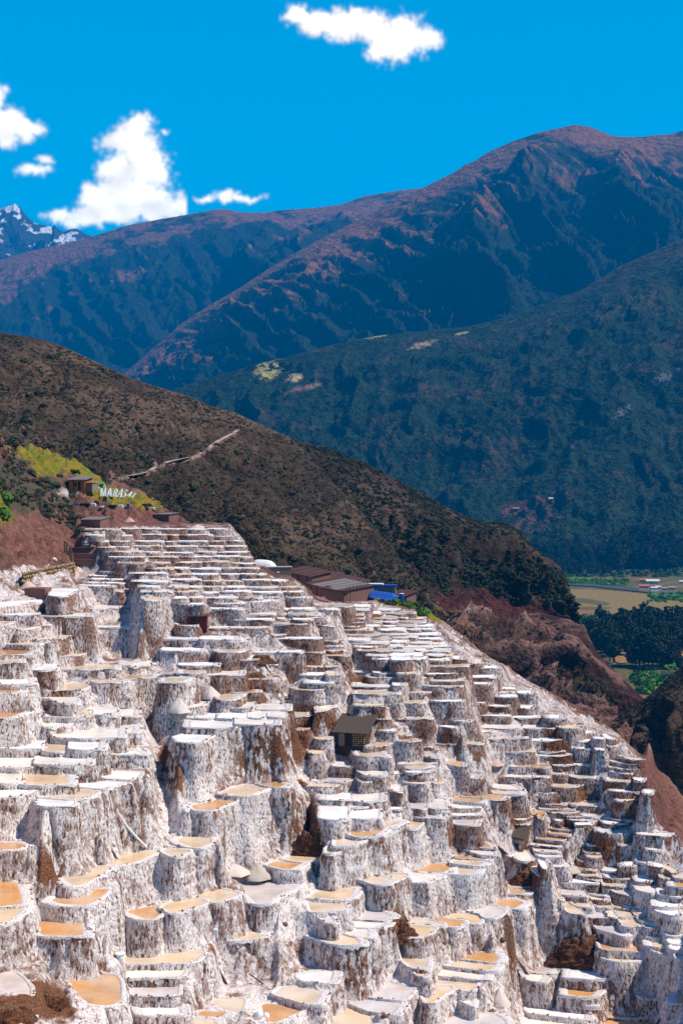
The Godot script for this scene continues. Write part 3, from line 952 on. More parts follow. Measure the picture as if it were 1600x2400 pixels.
func level_ponds():
	# The slope is found from what each part of it must be: level where there is water, steep where there is a wall, and near the surveyed
	# depths on the whole; the height of every pond follows from it.
	for o in ponds:
		var lo := 1e9
		var hi := -1e9
		for p in o.px:
			lo = minf(lo, p.x); hi = maxf(hi, p.x)
		o.x0 = lo; o.x1 = hi
		var xa := lerpf(lo, hi, 0.2)
		var xb := lerpf(lo, hi, 0.8)
		o.lean = clampf((edge_y(o.px, xb, true) + edge_y(o.px, xb, false) - edge_y(o.px, xa, true) - edge_y(o.px, xa, false)) * 0.5 / (xb - xa), -0.6, 0.6)
	var wet := PackedFloat32Array()
	wet.resize(MX * MY)
	for o in ponds:
		var x: float = floor((o.x0 - MX0) / 5.0) * 5.0 + MX0
		while x < o.x1:
			x += 5.0
			if x <= o.x0 or x >= o.x1:
				continue
			var y0 := edge_y(o.px, x, false) - 1.0
			var y1 := edge_y(o.px, x, true) + 1.5
			var cx := int((x - MX0) / CELL)
			for cy in range(maxi(0, int((y0 - MY0) / CELL)), mini(MY - 1, int((y1 - MY0) / CELL)) + 1):
				if cx >= 0 and cx < MX:
					var c0 := MY0 + cy * CELL
					wet[cy * MX + cx] += maxf(0.0, minf(y1, c0 + CELL) - maxf(y0, c0)) * 5.0 / (CELL * CELL)
	var prior := PackedFloat32Array()
	var down := PackedFloat32Array()      # wanted change of log depth to the next row
	prior.resize(MX * MY); down.resize(MX * MY)
	for y in MY:
		for x in MX:
			prior[y * MX + x] = log(slope_depth(MX0 + x * CELL, minf(MY0 + y * CELL, 2600.0)))
	for y in MY - 1:
		for x in MX:
			var a := y * MX + x
			var px := MX0 + (x + 0.5) * CELL
			var py := MY0 + y * CELL
			down[a] = prior[a + MX] - prior[a]
			var t0 := -ray(px, py).y
			var t1 := -ray(px, py + CELL).y
			if t0 > 0.01 and px > -60.0 and px < 1660.0 and py < 2400.0 and Geometry2D.is_point_in_polygon(Vector2(px, py + 10.0), salt_area):
				var w := clampf(wet[a] + 0.10, 0.0, 1.0)
				down[a] = lerpf(down[a], -w * log(t1 / t0) - (1.0 - w) * 0.40 * (t1 - t0), 0.85)
	depth_map = prior.duplicate()
	for pass_ in 260:
		for y in MY:
			for x in MX:
				var a := y * MX + x
				var s := prior[a] * 0.001
				var w := 0.001
				if y > 0:
					s += depth_map[a - MX] + down[a - MX]
					w += 1.0
				if y < MY - 1:
					s += depth_map[a + MX] - down[a]
					w += 1.0
				if x > 0:
					s += 0.12 * (depth_map[a - 1] + prior[a] - prior[a - 1])
					w += 0.12
				if x < MX - 1:
					s += 0.12 * (depth_map[a + 1] + prior[a] - prior[a + 1])
					w += 0.12
				depth_map[a] += 1.8 * (s / w - depth_map[a])
	for o in ponds:
		var h := 0.0
		var n := 0
		for p in o.px:
			for f in [0.25, 0.8]:
				var q: Vector2 = o.c.lerp(p, f)
				h += depth_at(q.x, q.y) * -ray(q.x, q.y).y
				n += 1
		o.h = h / n
	var links := []
	for o in ponds:
		links.append([])
		o.h0 = o.h
	for i in ponds.size():
		var a: Dictionary = ponds[i]
		for f in [0.12, 0.3, 0.5, 0.7, 0.88]:
			var x := lerpf(a.x0, a.x1, f)
			var yb := edge_y(a.px, x, true)
			var found := -1
			var top := yb + 230.0
			for j in ponds.size():
				var b: Dictionary = ponds[j]
				if j == i or b.x0 > x or b.x1 < x or b.c.y < a.c.y - 2.0:
					continue
				var yt := edge_y(b.px, x, false)
				if yt > yb - 3.0 and yt < top:
					top = yt
					found = j
			if found >= 0:
				var ta := -ray(x, yb).y
				var tb := -ray(x, maxf(top, yb + 0.5)).y
				var g := (1.0 / ta + 0.3) / (1.0 / tb + 0.3)      # height of the lower over height of the upper
				var w := 1.0 / (1.0 + (top - yb) / 150.0)
				links[i].append([found, 1.0 / g, w])
				links[found].append([i, g, w])
	for pass_ in 120:
		for i in ponds.size():
			var o: Dictionary = ponds[i]
			var h: float = o.h0 * LOYAL
			var w := LOYAL
			for l in links[i]:
				h += ponds[l[0]].h * l[1] * l[2]
				w += l[2]
			o.h = h / w
	for o in ponds:
		o.y = -o.h
		var poly := PackedVector2Array()
		for p in o.px:
			var r := ray(p.x, p.y)
			var k: float = o.h / -r.y
			poly.append(Vector2(r.x * k, r.z * k))
		var area := 0.0
		for i in poly.size():
			area += poly[i].cross(poly[(i + 1) % poly.size()])
		if area < 0.0:
			poly.reverse()
		o.poly = poly      # x to the right, z towards the viewpoint; positive area
		var c := Vector2.ZERO
		for p in poly:
			c += p / poly.size()
		o.m = c
		o.d = -c.y

func grid_at(i: int, j: int) -> Vector2:
	var d := D0 * pow(D1 / D0, float(j) / (GD - 1))
	return Vector2(lerpf(U0, U1, float(i) / (GU - 1)) * d, -d)

func base_y(x: float, z: float) -> float:
	var d := clampf(-z, D0, D1 - 0.01)
	var fj := log(d / D0) / log(D1 / D0) * (GD - 1)
	var fi := clampf((x / d - U0) / (U1 - U0), 0.0, 0.9999) * (GU - 1)
	var i := mini(int(fi), GU - 2)
	var j := mini(int(fj), GD - 2)
	var a := j * GU + i
	return lerpf(lerpf(gy[a], gy[a + 1], fi - i), lerpf(gy[a + GU], gy[a + GU + 1], fi - i), fj - j)

func hit(px: float, py: float, from := 90.0) -> Vector3:     # where the line of sight meets the slope
	var r := ray(px, py)
	var d := from
	while d < D1 - 1.0:
		if r.y * d < base_y(r.x * d, -d):
			return r * d
		d += 0.25 + d * 0.0015
	return r * (D1 - 1.0)

func to_polygon(p: Vector2, q: PackedVector2Array) -> float:     # signed distance, negative inside
	var best := 1e9
	for i in q.size():
		best = minf(best, p.distance_squared_to(Geometry2D.get_closest_point_to_segment(p, q[i], q[(i + 1) % q.size()])))
	return -sqrt(best) if Geometry2D.is_point_in_polygon(p, q) else sqrt(best)

func make_slope():
	# The land is laid down strip by strip, from the far crest towards the viewpoint: level where a pond lies, and between one pond and the
	# next below it first a steep retaining face, then a gentler foot.
	gy.resize(GU * GD)
	var fixed := PackedByteArray()
	fixed.resize(GU * GD)
	var away := PackedFloat32Array()
	away.resize(GU * GD)
	for i in GU:
		var u := lerpf(U0, U1, float(i) / (GU - 1))
		var px := CX + F * u
		var runs := []
		for o in ponds:
			var m: float = 10.0 + 3800.0 / o.d
			if px < o.x0 - m or px > o.x1 + m:
				continue
			var inset: float = (o.x1 - o.x0) * 0.16
			var x := px
			if px < o.x0 + 1.0 or px > o.x1 - 1.0:
				x = clampf(px, o.x0 + inset, o.x1 - inset)
			runs.append([edge_y(o.px, x, false) + o.lean * (px - x), edge_y(o.px, x, true) + o.lean * (px - x), o.h, absf(px - x)])
		# a bench carries on sideways beyond its pond, as far as no other pond is in the way
		runs.sort_custom(func(p, q): return p[3] < q[3])
		var kept := []
		for r in runs:
			var clear := true
			for k in kept:
				if r[0] < k[1] + 2.0 and r[1] > k[0] - 2.0:
					clear = false
					break
			if clear or r[3] < 0.01:
				kept.append(r)
		runs = kept
		runs.sort_custom(func(p, q): return p[0] < q[0])
		var top := across(CREST, px)
		var kd := PackedFloat32Array()
		var ky := PackedFloat32Array()
		var bank := PackedByteArray()
		var last := depth_at(px, top)
		kd.append(last)
		ky.append(ray(px, top).y * last)
		bank.append(1)
		var at := top
		for k in runs.size() + 1:
			var yt: float = runs[k][0] if k < runs.size() else 2900.0
			var yb: float = runs[k][1] if k < runs.size() else 2900.0
			if yb < at + 1.0:
				continue
			yt = maxf(yt, at + 0.5)
			var t1 := -ray(px, yt).y
			var d1: float = runs[k][2] / t1 if k < runs.size() else depth_at(px, minf(yt, 2600.0)) * 0.8
			d1 = minf(d1, last * 0.9995)
			var y0 := ky[ky.size() - 1]
			var y1 := -t1 * d1
			if yt - at > 190.0 or k == 0:
				var r0 := log(last / depth_at(px, at))
				var r1 := log(d1 / depth_at(px, minf(yt, 2600.0)))
				var n := int((yt - at) / 14.0)
				for e in range(1, n):
					var py := lerpf(at, yt, float(e) / n)
					var dd := minf(depth_at(px, minf(py, 2600.0)) * exp(lerpf(r0, r1, float(e) / n)), kd[kd.size() - 1] * 0.9995)
					dd = maxf(dd, d1 * 1.0002)
					kd.append(dd)
					ky.append(ray(px, py).y * dd)
					bank.append(1)
			else:
				# one steep face, or several with narrow crusted ledges between them where it is high
				var e := last - d1
				var drop := y0 - y1
				var ledges := clampi(int(drop / 1.9), 0, 4)
				var run := 0.16 * drop + 0.75 * ledges
				var fit := minf(1.0, e * 0.92 / maxf(run, 0.01))
				var dd := last
				var yy := y0
				for q in ledges + 1:
					var part := drop * 0.94 / (ledges + 1) * (1.0 + 0.5 * nc.get_noise_2d(px * 0.011 + q * 9.0, at * 0.013) * (1.0 if q < ledges else 0.0))
					dd -= 0.16 * part * fit
					yy = maxf(yy - part, y1 + 0.02)
					kd.append(dd)
					ky.append(yy)
					bank.append(0)
					if q < ledges:
						dd -= 0.75 * fit * (0.8 + 0.6 * nc.get_noise_2d(px * 0.02, at * 0.02 + q * 5.0))
						kd.append(dd)
						ky.append(yy - 0.04)
						bank.append(0)
			d1 = minf(d1, kd[kd.size() - 1] * 0.9998)
			kd.append(d1)
			ky.append(y1)
			bank.append(0)
			if k == runs.size():
				break
			var d2: float = minf(runs[k][2] / -ray(px, yb).y, d1 * 0.9995)
			kd.append(d2)
			ky.append(-runs[k][2])
			bank.append(0)
			at = yb
			last = d2
		var w := kd.size() - 2
		for j in GD:
			var d := D0 * pow(D1 / D0, float(j) / (GD - 1))
			var a := j * GU + i
			if d >= kd[0]:
				var past := d - kd[0]
				gy[a] = ky[0] - (0.22 * past if px < 1000.0 else minf(0.75 * past, 30.0 + 0.2 * past)) - 0.004 * past * past
				away[a] = 3.0
				continue
			while w > 0 and kd[w] <= d:
				w -= 1
			var s := clampf((kd[w] - d) / maxf(kd[w] - kd[w + 1], 1e-4), 0.0, 1.0)
			gy[a] = lerpf(ky[w], ky[w + 1], s)
			away[a] = 3.0 if bank[w + 1] == 1 else 0.5
	for o in ponds:
		var margin: float = 0.10 + 0.0022 * o.d
		var u0 := 1e9; var u1 := -1e9; var d0 := 1e9; var d1 := -1e9
		for p in o.poly:
			d0 = minf(d0, -p.y - margin); d1 = maxf(d1, -p.y + margin)
		d0 = maxf(d0, D0)
		for p in o.poly:
			for dd in [d0, d1]:
				u0 = minf(u0, (p.x - margin) / dd); u1 = maxf(u1, (p.x + margin) / dd)
		var i0 := clampi(int((u0 - U0) / (U1 - U0) * (GU - 1)), 0, GU - 1)
		var i1 := clampi(int((u1 - U0) / (U1 - U0) * (GU - 1)) + 1, 0, GU - 1)
		var j0 := clampi(int(log(d0 / D0) / log(D1 / D0) * (GD - 1)), 0, GD - 1)
		var j1 := clampi(int(log(maxf(d1, D0) / D0) / log(D1 / D0) * (GD - 1)) + 1, 0, GD - 1)
		for j in range(j0, j1 + 1):
			for i in range(i0, i1 + 1):
				if to_polygon(grid_at(i, j), o.poly) < margin:
					var a := j * GU + i
					gy[a] = minf(gy[a], o.y - 0.35) if fixed[a] else o.y - 0.35
					fixed[a] = 1
	# settle the ground between neighbouring strips, leaving the ponds as they are
	for pass_ in 4:
		var was := gy.duplicate()
		for j in GD:
			for i in range(1, GU - 1):
				var a := j * GU + i
				if fixed[a] == 0:
					gy[a] = 0.5 * was[a] + 0.25 * (was[a - 1] + was[a + 1])
	for j in GD:
		for i in GU:
			var a := j * GU + i
			if fixed[a]:
				continue
			var p := grid_at(i, j)
			var free := away[a] / 3.0
			gy[a] += free * (nz.get_noise_2d(p.x * 0.11, p.y * 0.11) * 1.2 + 0.4 * nr.get_noise_2d(p.x * 0.2, p.y * 0.2)) + 0.18 * nz.get_noise_2d(p.x * 0.7, p.y * 0.7) + 0.16 * nr.get_noise_2d(p.x * 0.45, p.y * 0.45)
			if free > 0.9:
				gy[a] += earthy(p, gy[a]) * (1.9 * (nr.get_noise_2d(p.x * 0.05 + 0.03 * gy[a], p.y * 0.05) - 0.2) + 1.0 * nr.get_noise_2d(p.x * 0.19, p.y * 0.19))
	# meshes: salt-crusted slope, and the bare soil above and beside it
	var v := PackedVector3Array()
	var c := PackedColorArray()
	v.resize(GU * GD); c.resize(GU * GD)
	var is_salt := PackedByteArray()
	is_salt.resize(GU * GD)
	for j in GD:
		for i in GU:
			var a := j * GU + i
			var p := grid_at(i, j)
			v[a] = Vector3(p.x, gy[a], p.y)
			var q := to_px(v[a])
			is_salt[a] = 1 if Geometry2D.is_point_in_polygon(q + Vector2(nz.get_noise_2d(p.x * 0.2, p.y * 0.2), nz.get_noise_2d(p.y * 0.2, p.x * 0.2)) * 22.0, salt_area) else 0
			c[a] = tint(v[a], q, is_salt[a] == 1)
	var all := grid_index(GU, GD)
	var salt := PackedInt32Array()
	var soil := PackedInt32Array()
	var crust := PackedInt32Array()
	var earth := PackedInt32Array()
	for t in range(0, all.size(), 6):
		if is_salt[all[t]]:
			var n := (v[all[t + 5]] - v[all[t]]).cross(v[all[t + 1]] - v[all[t]]).normalized()
			if n.y > 0.925 + 0.05 * nz.get_noise_2d(v[all[t]].x * 0.4, v[all[t]].z * 0.4):
				crust.append_array(all.slice(t, t + 6))
			elif c[all[t]].r < 0.36:
				earth.append_array(all.slice(t, t + 6))
			else:
				salt.append_array(all.slice(t, t + 6))
		else:
			soil.append_array(all.slice(t, t + 6))
	struct_("salt_hillside", mesh_of(v, c, salt), M.bank, "white salt-crusted slope between the terraced ponds")
	struct_("earth_banks", mesh_of(v, c, earth), M.earth, "bare brown earth banks among the salt terraces")
	struct_("salt_benches", mesh_of(v, c, crust), M.rim, "level salt-crusted ground and footpaths between the ponds")
	struct_("soil_slope", mesh_of(v, c, soil), M.soil, "bare reddish soil above and beside the salt terraces")

func earthy(p: Vector2, y: float) -> float:      # 1 on the bare soil outside the salt, 0 inside
	var q := to_px(Vector3(p.x, y, p.y))
	return 0.0 if q.x > 560.0 or Geometry2D.is_point_in_polygon(q + Vector2(0, 25), salt_area) else 1.0

func tint(p: Vector3, q: Vector2, salty: bool) -> Color:
	var n := nz.get_noise_3d(p.x * 0.06, p.y * 0.06, p.z * 0.06)
	var n2 := nz.get_noise_3d(p.x * 0.55, p.y * 0.16, p.z * 0.55)
	var far := smoothstep(165.0, 270.0, -p.z)  # far salt toned greyer: stained crust, plus painted-in shade of its unlit walls
	var col := Color(1, 1, 1)
	if salty:
		var dirty := smoothstep(-0.14, 0.30, n * 0.9 + 0.75 * n2)
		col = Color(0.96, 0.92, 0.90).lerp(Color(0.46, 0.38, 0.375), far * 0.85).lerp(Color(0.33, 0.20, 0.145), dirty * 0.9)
	else:
		col = Color(0.31, 0.155, 0.115).lerp(Color(0.12, 0.06, 0.045), clampf(0.45 + n * 1.2 + n2 * 0.8, 0.0, 1.0))
		if q.x > 1000.0:
			col = Color(0.33, 0.19, 0.13).lerp(Color(0.15, 0.08, 0.055), clampf(0.45 + n * 1.2 + n2 * 0.8, 0.0, 1.0))
	if salty:
		col = col.lerp(Color(0.27, 0.125, 0.065), 0.85 * smoothstep(0.24, 0.38, nz.get_noise_3d(p.x * 0.2 + 70.0, p.y * 0.09, p.z * 0.2)))
	for e in PATCHES:
		var rel := (q - Vector2(e[0], e[1])).rotated(-deg_to_rad(e[5]))
		if absf(rel.x) > e[2] * 1.6 or absf(rel.y) > e[3] * 1.6:
			continue
		var f := 1.0 - smoothstep(0.75, 1.15, sqrt(rel.x * rel.x / (e[2] * e[2]) + rel.y * rel.y / (e[3] * e[3])) + 0.5 * n2 + 0.3 * n)
		if f > 0.0:
			var t: Color = [Color(0.25, 0.115, 0.06), Color(0.28, 0.125, 0.095).lerp(Color(0.13, 0.055, 0.04), clampf(0.4 + n2 * 1.6, 0.0, 1.0)), Color(0.30, 0.215, 0.02), Color(0.62, 0.52, 0.48), Color(0.10, 0.085, 0.06)][e[4] - 1]
			if e[4] == 3:
				t = t.lerp(Color(0.13, 0.20, 0.02), smoothstep(-0.05, 0.3, n2))
			col = col.lerp(t, f)
	return col

func rounded(q: PackedVector2Array, times: int, cut := 0.17) -> PackedVector2Array:
	for k in times:
		var r := PackedVector2Array()
		for i in q.size():
			var a := q[i]
			var b := q[(i + 1) % q.size()]
			r.append(a.lerp(b, cut))
			r.append(a.lerp(b, 1.0 - cut))
		q = r
	return q

func resampled(q: PackedVector2Array, step: float) -> PackedVector2Array:
	var length := 0.0
	for i in q.size():
		length += q[i].distance_to(q[(i + 1) % q.size()])
	var n := maxi(10, int(length / step))
	var r := PackedVector2Array()
	var i := 0
	var start := 0.0
	for k in n:
		var s := length * k / n
		var l := q[i].distance_to(q[(i + 1) % q.size()])
		while s > start + l and i < q.size() - 1:
			start += l
			i += 1
			l = q[i].distance_to(q[(i + 1) % q.size()])
		r.append(q[i].lerp(q[(i + 1) % q.size()], clampf((s - start) / maxf(l, 1e-6), 0.0, 1.0)))
	return r

func side_room(o: Dictionary, right: bool) -> float:      # how far the bank beside a pond reaches: half-way to its neighbour in the row
	if o.c.x > 1240.0 and o.c.x < 1400.0 and o.c.y > 1885.0 and o.c.y < 2035.0:
		return 0.0      # the closely set stair of ponds shares narrow dykes
	var best := 150.0
	var ex: float = o.x1 if right else o.x0
	var ey: float = o.c.y + o.lean * (ex - o.c.x)
	for b in ponds:
		if b == o:
			continue
		var gap: float = b.x0 - ex if right else ex - b.x1
		if gap > -8.0 and gap < best and absf(b.c.y + b.lean * (ex - b.c.x) - ey) < 9.0 + gap * 0.2:
			best = maxf(gap, 0.0)
	return (clampf(best * 0.5 * o.d / F + 0.1, 0.3, 1.3) if best < 149.0 else 0.6) - 0.3

func pond_colors(kind: String) -> Array:
	return {"o": [Color(0.62, 0.29, 0.075), Color(0.60, 0.40, 0.25)], "t": [Color(0.70, 0.50, 0.29), Color(0.68, 0.57, 0.46)], "g": [Color(0.62, 0.54, 0.50), Color(0.64, 0.59, 0.58)],
		"p": [Color(0.82, 0.74, 0.63), Color(0.80, 0.76, 0.72)], "s": [Color(0.80, 0.775, 0.755), Color(0.74, 0.71, 0.69)], "b": [Color(0.42, 0.31, 0.26), Color(0.48, 0.38, 0.33)]}[kind]

func make_pond_meshes():
	var order := range(ponds.size())
	order.sort_custom(func(a, b): return ponds[a].area > ponds[b].area)
	name_ponds(order.slice(0, 300))
	var rest := {"water": [], "bank": []}
	var rank := 0
	for k in order:
		var o: Dictionary = ponds[k]
		var q := resampled(rounded(o.poly, 1, 0.09 if o.d < 170.0 else 0.04), maxf(0.24, 0.0020 * o.d))
		var n := q.size()
		var lev: float = o.y
		var nrm := PackedVector2Array()
		for i in n:
			var t := (q[(i + 1) % n] - q[(i + n - 1) % n]).normalized()
			nrm.append(Vector2(t.y, -t.x))
		for i in n:
			q[i] += nrm[i] * (0.26 if o.d < 190.0 else 0.2)
		# water or dry salt floor
		var wv := PackedVector3Array()
		var wc := PackedColorArray()
		var pc := pond_colors(o.kind)
		var hue := rng.randf_range(-0.25, 0.25)
		for i in n:
			var p := q[i] + nrm[i] * 0.05
			wv.append(Vector3(p.x, lev, p.y))
			wc.append(pc[0].lerp(pc[1], clampf(0.45 + hue + 1.1 * nc.get_noise_2d(p.x * 0.22, p.y * 0.22), 0.0, 1.0)))
		var tri := Geometry2D.triangulate_polygon(q)
		# seen from above the front is clockwise in (x, -z)
		for t in range(0, tri.size(), 3):
			var A := q[tri[t]]; var B := q[tri[t + 1]]; var C := q[tri[t + 2]]
			if (B - A).cross(C - A) < 0.0:
				var s := tri[t + 1]; tri[t + 1] = tri[t + 2]; tri[t + 2] = s
		# rim: a low salt-crusted dyke round the water, wider at the two ends
		var ra := ray(o.x0, o.c.y + o.lean * (o.x0 - o.c.x))
		var rb := ray(o.x1, o.c.y + o.lean * (o.x1 - o.c.x))
		var ea: Vector2 = Vector2(ra.x, ra.z) * (o.h / -ra.y)
		var eb: Vector2 = Vector2(rb.x, rb.z) * (o.h / -rb.y)
		var side: Vector2 = (eb - ea).normalized()
		var room := [side_room(o, false), side_room(o, true)]
		var wide: float = 0.28 if o.d < 190.0 else 0.16
		var rv := PackedVector3Array()
		var rc := PackedColorArray()
		var outer := PackedVector2Array()
		var topy := PackedFloat32Array()
		var drop := PackedFloat32Array()
		var deepest := 0.0
		for i in n:
			var p := q[i]
			var bump := 0.5 * nz.get_noise_3d(p.x * 1.1, lev, p.y * 1.1)
			var w := wide * (1.0 + 0.9 * bump)
			var top: float = lev + (0.02 + 0.28 * o.h / o.d) * (1.0 + 1.1 * bump)
			topy.append(top)
			var k2 := nrm[i].dot(side)
			outer.append(p + nrm[i] * w + side * (signf(k2) * smoothstep(0.3, 0.6, absf(k2)) * room[1 if k2 > 0.0 else 0]))
		for row in 6:
			for i in n:
				var f: float = [-0.10, 0.02, 0.35, 0.8, 1.0, 1.0][row]
				var p := q[i].lerp(outer[i], f) if f > 0.0 else q[i] + nrm[i] * f
				var y: float = [lev - 0.10, lerpf(lev, topy[i], 0.4), topy[i], topy[i] + 0.01, topy[i] - 0.04, topy[i] - 0.12][row]
				if row == 5:
					var run: float = (0.12 if o.d < 190.0 else 0.03) + (0.75 if o.d < 190.0 else 0.3) * maxf(0.0, nz.get_noise_2d(p.x * 1.3 + 40.0, p.y * 1.3)) + 0.25 * nc.get_noise_2d(p.x * 0.3, p.y * 0.3)
					p += nrm[i] * (0.03 + 0.10 * run)
					y -= run
				if row > 1:
					y += 0.035 * nz.get_noise_3d(p.x * 3.0, 4.0, p.y * 3.0)
				rv.append(Vector3(p.x, y, p.y))
				var v3 := Vector3(p.x, y, p.y)
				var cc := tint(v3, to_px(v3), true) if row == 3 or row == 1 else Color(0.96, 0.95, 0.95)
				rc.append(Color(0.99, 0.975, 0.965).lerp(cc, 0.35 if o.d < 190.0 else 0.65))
		# retaining wall: from the rim down to the ground in front of it
		for i in n:
			var p := outer[i]
			var dd := 1.0
			for pass_ in 4:
				var reach := 0.45 + 0.11 * dd + 0.25 * maxf(0.0, dd - 1.2) * 0.9
				dd = clampf(topy[i] - minf(base_y(p.x + nrm[i].x * reach, p.y + nrm[i].y * reach), base_y(p.x + nrm[i].x * reach * 0.6, p.y + nrm[i].y * reach * 0.6)) + 0.7, 0.6, 12.0)
			drop.append(dd)
		for i in n:     # ease the foot so that it does not jump from one column to the next
			deepest = maxf(deepest, drop[i])
		var eased := drop.duplicate()
		for i in n:
			eased[i] = maxf(drop[i], (drop[(i + 1) % n] + drop[(i + n - 1) % n]) * 0.5)
		var rows := clampi(int(deepest / maxf(0.30, 0.0022 * o.d)) + 2, 3, 16)
		var mv := PackedVector3Array()
		var mc := PackedColorArray()
		for r in rows:
			var t := float(r) / (rows - 1)
			for i in n:
				var depth := eased[i] * t
				var p := outer[i]
				var col_n := nz.get_noise_3d(p.x * 0.9, depth * 0.22 + lev, p.y * 0.9)
				var fine := nr.get_noise_3d(p.x * 1.6, depth * 0.5 + lev, p.y * 1.6)
				var off := 0.11 * depth + (0.42 * col_n + 0.2 * fine + 0.3 * nc.get_noise_3d(p.x * 0.33, depth * 0.12, p.y * 0.33)) * clampf(depth * 1.2, 0.0, 1.0)
				off += 0.22 * maxf(0.0, depth - 1.2) * pow(maxf(0.0, t - 0.55) * 2.2, 2.0)
				if r == 0:
					off = -0.03
				p += nrm[i] * off
				var v3 := Vector3(p.x, topy[i] - 0.06 - depth, p.y)
				if r == rows - 1:
					v3.y = minf(v3.y, base_y(p.x, p.y) - 0.5)
				mv.append(v3)
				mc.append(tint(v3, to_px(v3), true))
		var ri := grid_index(n, 6, true)
		var mi := grid_index(n, rows, true)
		if rank < 300:
			var th := thing("salt_pond", o.label, "salt pond", Vector3.ZERO, 0.0, "terraced salt evaporation ponds")
			put("salt_floor" if o.kind in ["s", "b"] else "water", mesh_of(wv, wc, tri), M["pond_" + o.kind], th)
			put("rim", mesh_of(rv, rc, ri), M.rim, th)
			var brown := 0
			for e in mc:
				if e.r < 0.34:
					brown += 1
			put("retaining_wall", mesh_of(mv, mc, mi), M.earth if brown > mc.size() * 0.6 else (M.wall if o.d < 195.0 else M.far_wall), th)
		else:
			rest.water.append([wv, wc, tri])
			rest.bank.append([rv, rc, ri])
			rest.bank.append([mv, mc, mi])
		o.rim = outer
		o.top = topy
		o.nrm = nrm
		rank += 1
	var th := Node3D.new()
	th.name = "far_salt_terraces"
	add_child(th)
	th.set_meta("kind", "stuff")
	th.set_meta("label", "close-set small salt terraces at the head of the slope")
	put("terrace_floors", joined(rest.water), M.pond_s, th).set_meta("kind", "stuff")
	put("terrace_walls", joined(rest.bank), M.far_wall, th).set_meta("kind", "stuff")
	rim_stones()

func flipped(idx: PackedInt32Array) -> PackedInt32Array:
	for t in range(0, idx.size(), 3):
		var s := idx[t + 1]
		idx[t + 1] = idx[t + 2]
		idx[t + 2] = s
	return idx

func joined(list: Array) -> ArrayMesh:
	var v := PackedVector3Array()
	var c := PackedColorArray()
	var idx := PackedInt32Array()
	for e in list:
		var o := v.size()
		v.append_array(e[0])
		c.append_array(e[1])
		for i in e[2]:
			idx.append(i + o)
	return mesh_of(v, c, idx)

func rock_mesh(seed_: int, sub := 1) -> ArrayMesh:
	var s := SphereMesh.new()
	s.radial_segments = 6 + 3 * sub
	s.rings = 3 + 2 * sub
	s.radius = 1.0
	s.height = 2.0
	var a := s.get_mesh_arrays()
	var v: PackedVector3Array = a[Mesh.ARRAY_VERTEX]
	for i in v.size():
		var p := v[i]
		v[i] = p * (0.8 + 0.55 * nz.get_noise_3d(p.x * 0.9 + seed_ * 7.0, p.y * 0.9, p.z * 0.9))
	return mesh_of(v, PackedColorArray(), a[Mesh.ARRAY_INDEX])

func rim_stones():
	var xf := []
	var cols := []
	for o in ponds:
		if o.d > 250.0:
			continue
		var n: int = o.rim.size()
		for i in n:
			if nz.get_noise_2d(o.rim[i].x * 0.35, o.rim[i].y * 0.35) + rng.randf() * 0.9 < 0.80:
				continue
			var s: float = rng.randf_range(0.05, 0.16) * (1.0 + o.d * 0.002)
			var p: Vector2 = o.rim[i] - o.nrm[i] * rng.randf_range(-0.02, 0.22)
			xf.append(Transform3D(Basis.from_euler(Vector3(rng.randf() * 6.0, rng.randf() * 6.0, 0)).scaled(Vector3(s * 1.2, s * 0.8, s)), Vector3(p.x, o.top[i] + s * 0.25, p.y)))
			var w := rng.randf()
			cols.append(Color(0.20, 0.13, 0.09) if w < 0.55 else (Color(0.75, 0.72, 0.70) if w < 0.85 else Color(0.36, 0.20, 0.07)))
	stuff("rim_stones", rock_mesh(1, 0), xf, cols, M.stone_bits, "small stones scattered along the pond rims")

const MARKS := [190, 1125, "the orange hut", 270, 1160, "the white hillside letters", 120, 1350, "the golden stone wall", 165, 1275, "the wooden stair rail", 460, 1448, "the dark red doorway",
	750, 1370, "the long brown-roofed sheds", 890, 1385, "the blue tarpaulin", 825, 1705, "the plank-roofed stone hut", 1190, 1952, "the leaning mud-brick hut", 1322, 1920, "the standing worker",
	640, 1765, "the big brown earth slope", 725, 1950, "the dark brown earth bluff", 1360, 2195, "the brown rocky mound", 607, 2040, "the grey salt cone", 282, 2245, "the white tub",
	1182, 2295, "the leaning plank", 978, 2368, "the tall cream salt heap", 1490, 1770, "the ravine edge", 935, 2160, "the flat-topped brown bank", 110, 2345, "the brown bottom-left mound",
	1230, 2050, "the mound under the mud-brick hut", 718, 1505, "the lone small salt cone", 590, 1578, "the reddish earth heap", 633, 1556, "the white sacks", 60, 1860, "the left frame edge", 1040, 1650, "the grey mid-slope walls", 1000, 1450, "the green scrub patch", 502, 2185, "the white block", 620, 2385, "the two bottom white sacks", 1560, 2060, "the right frame edge", 1460, 2060, "the curved grey pool wall"]

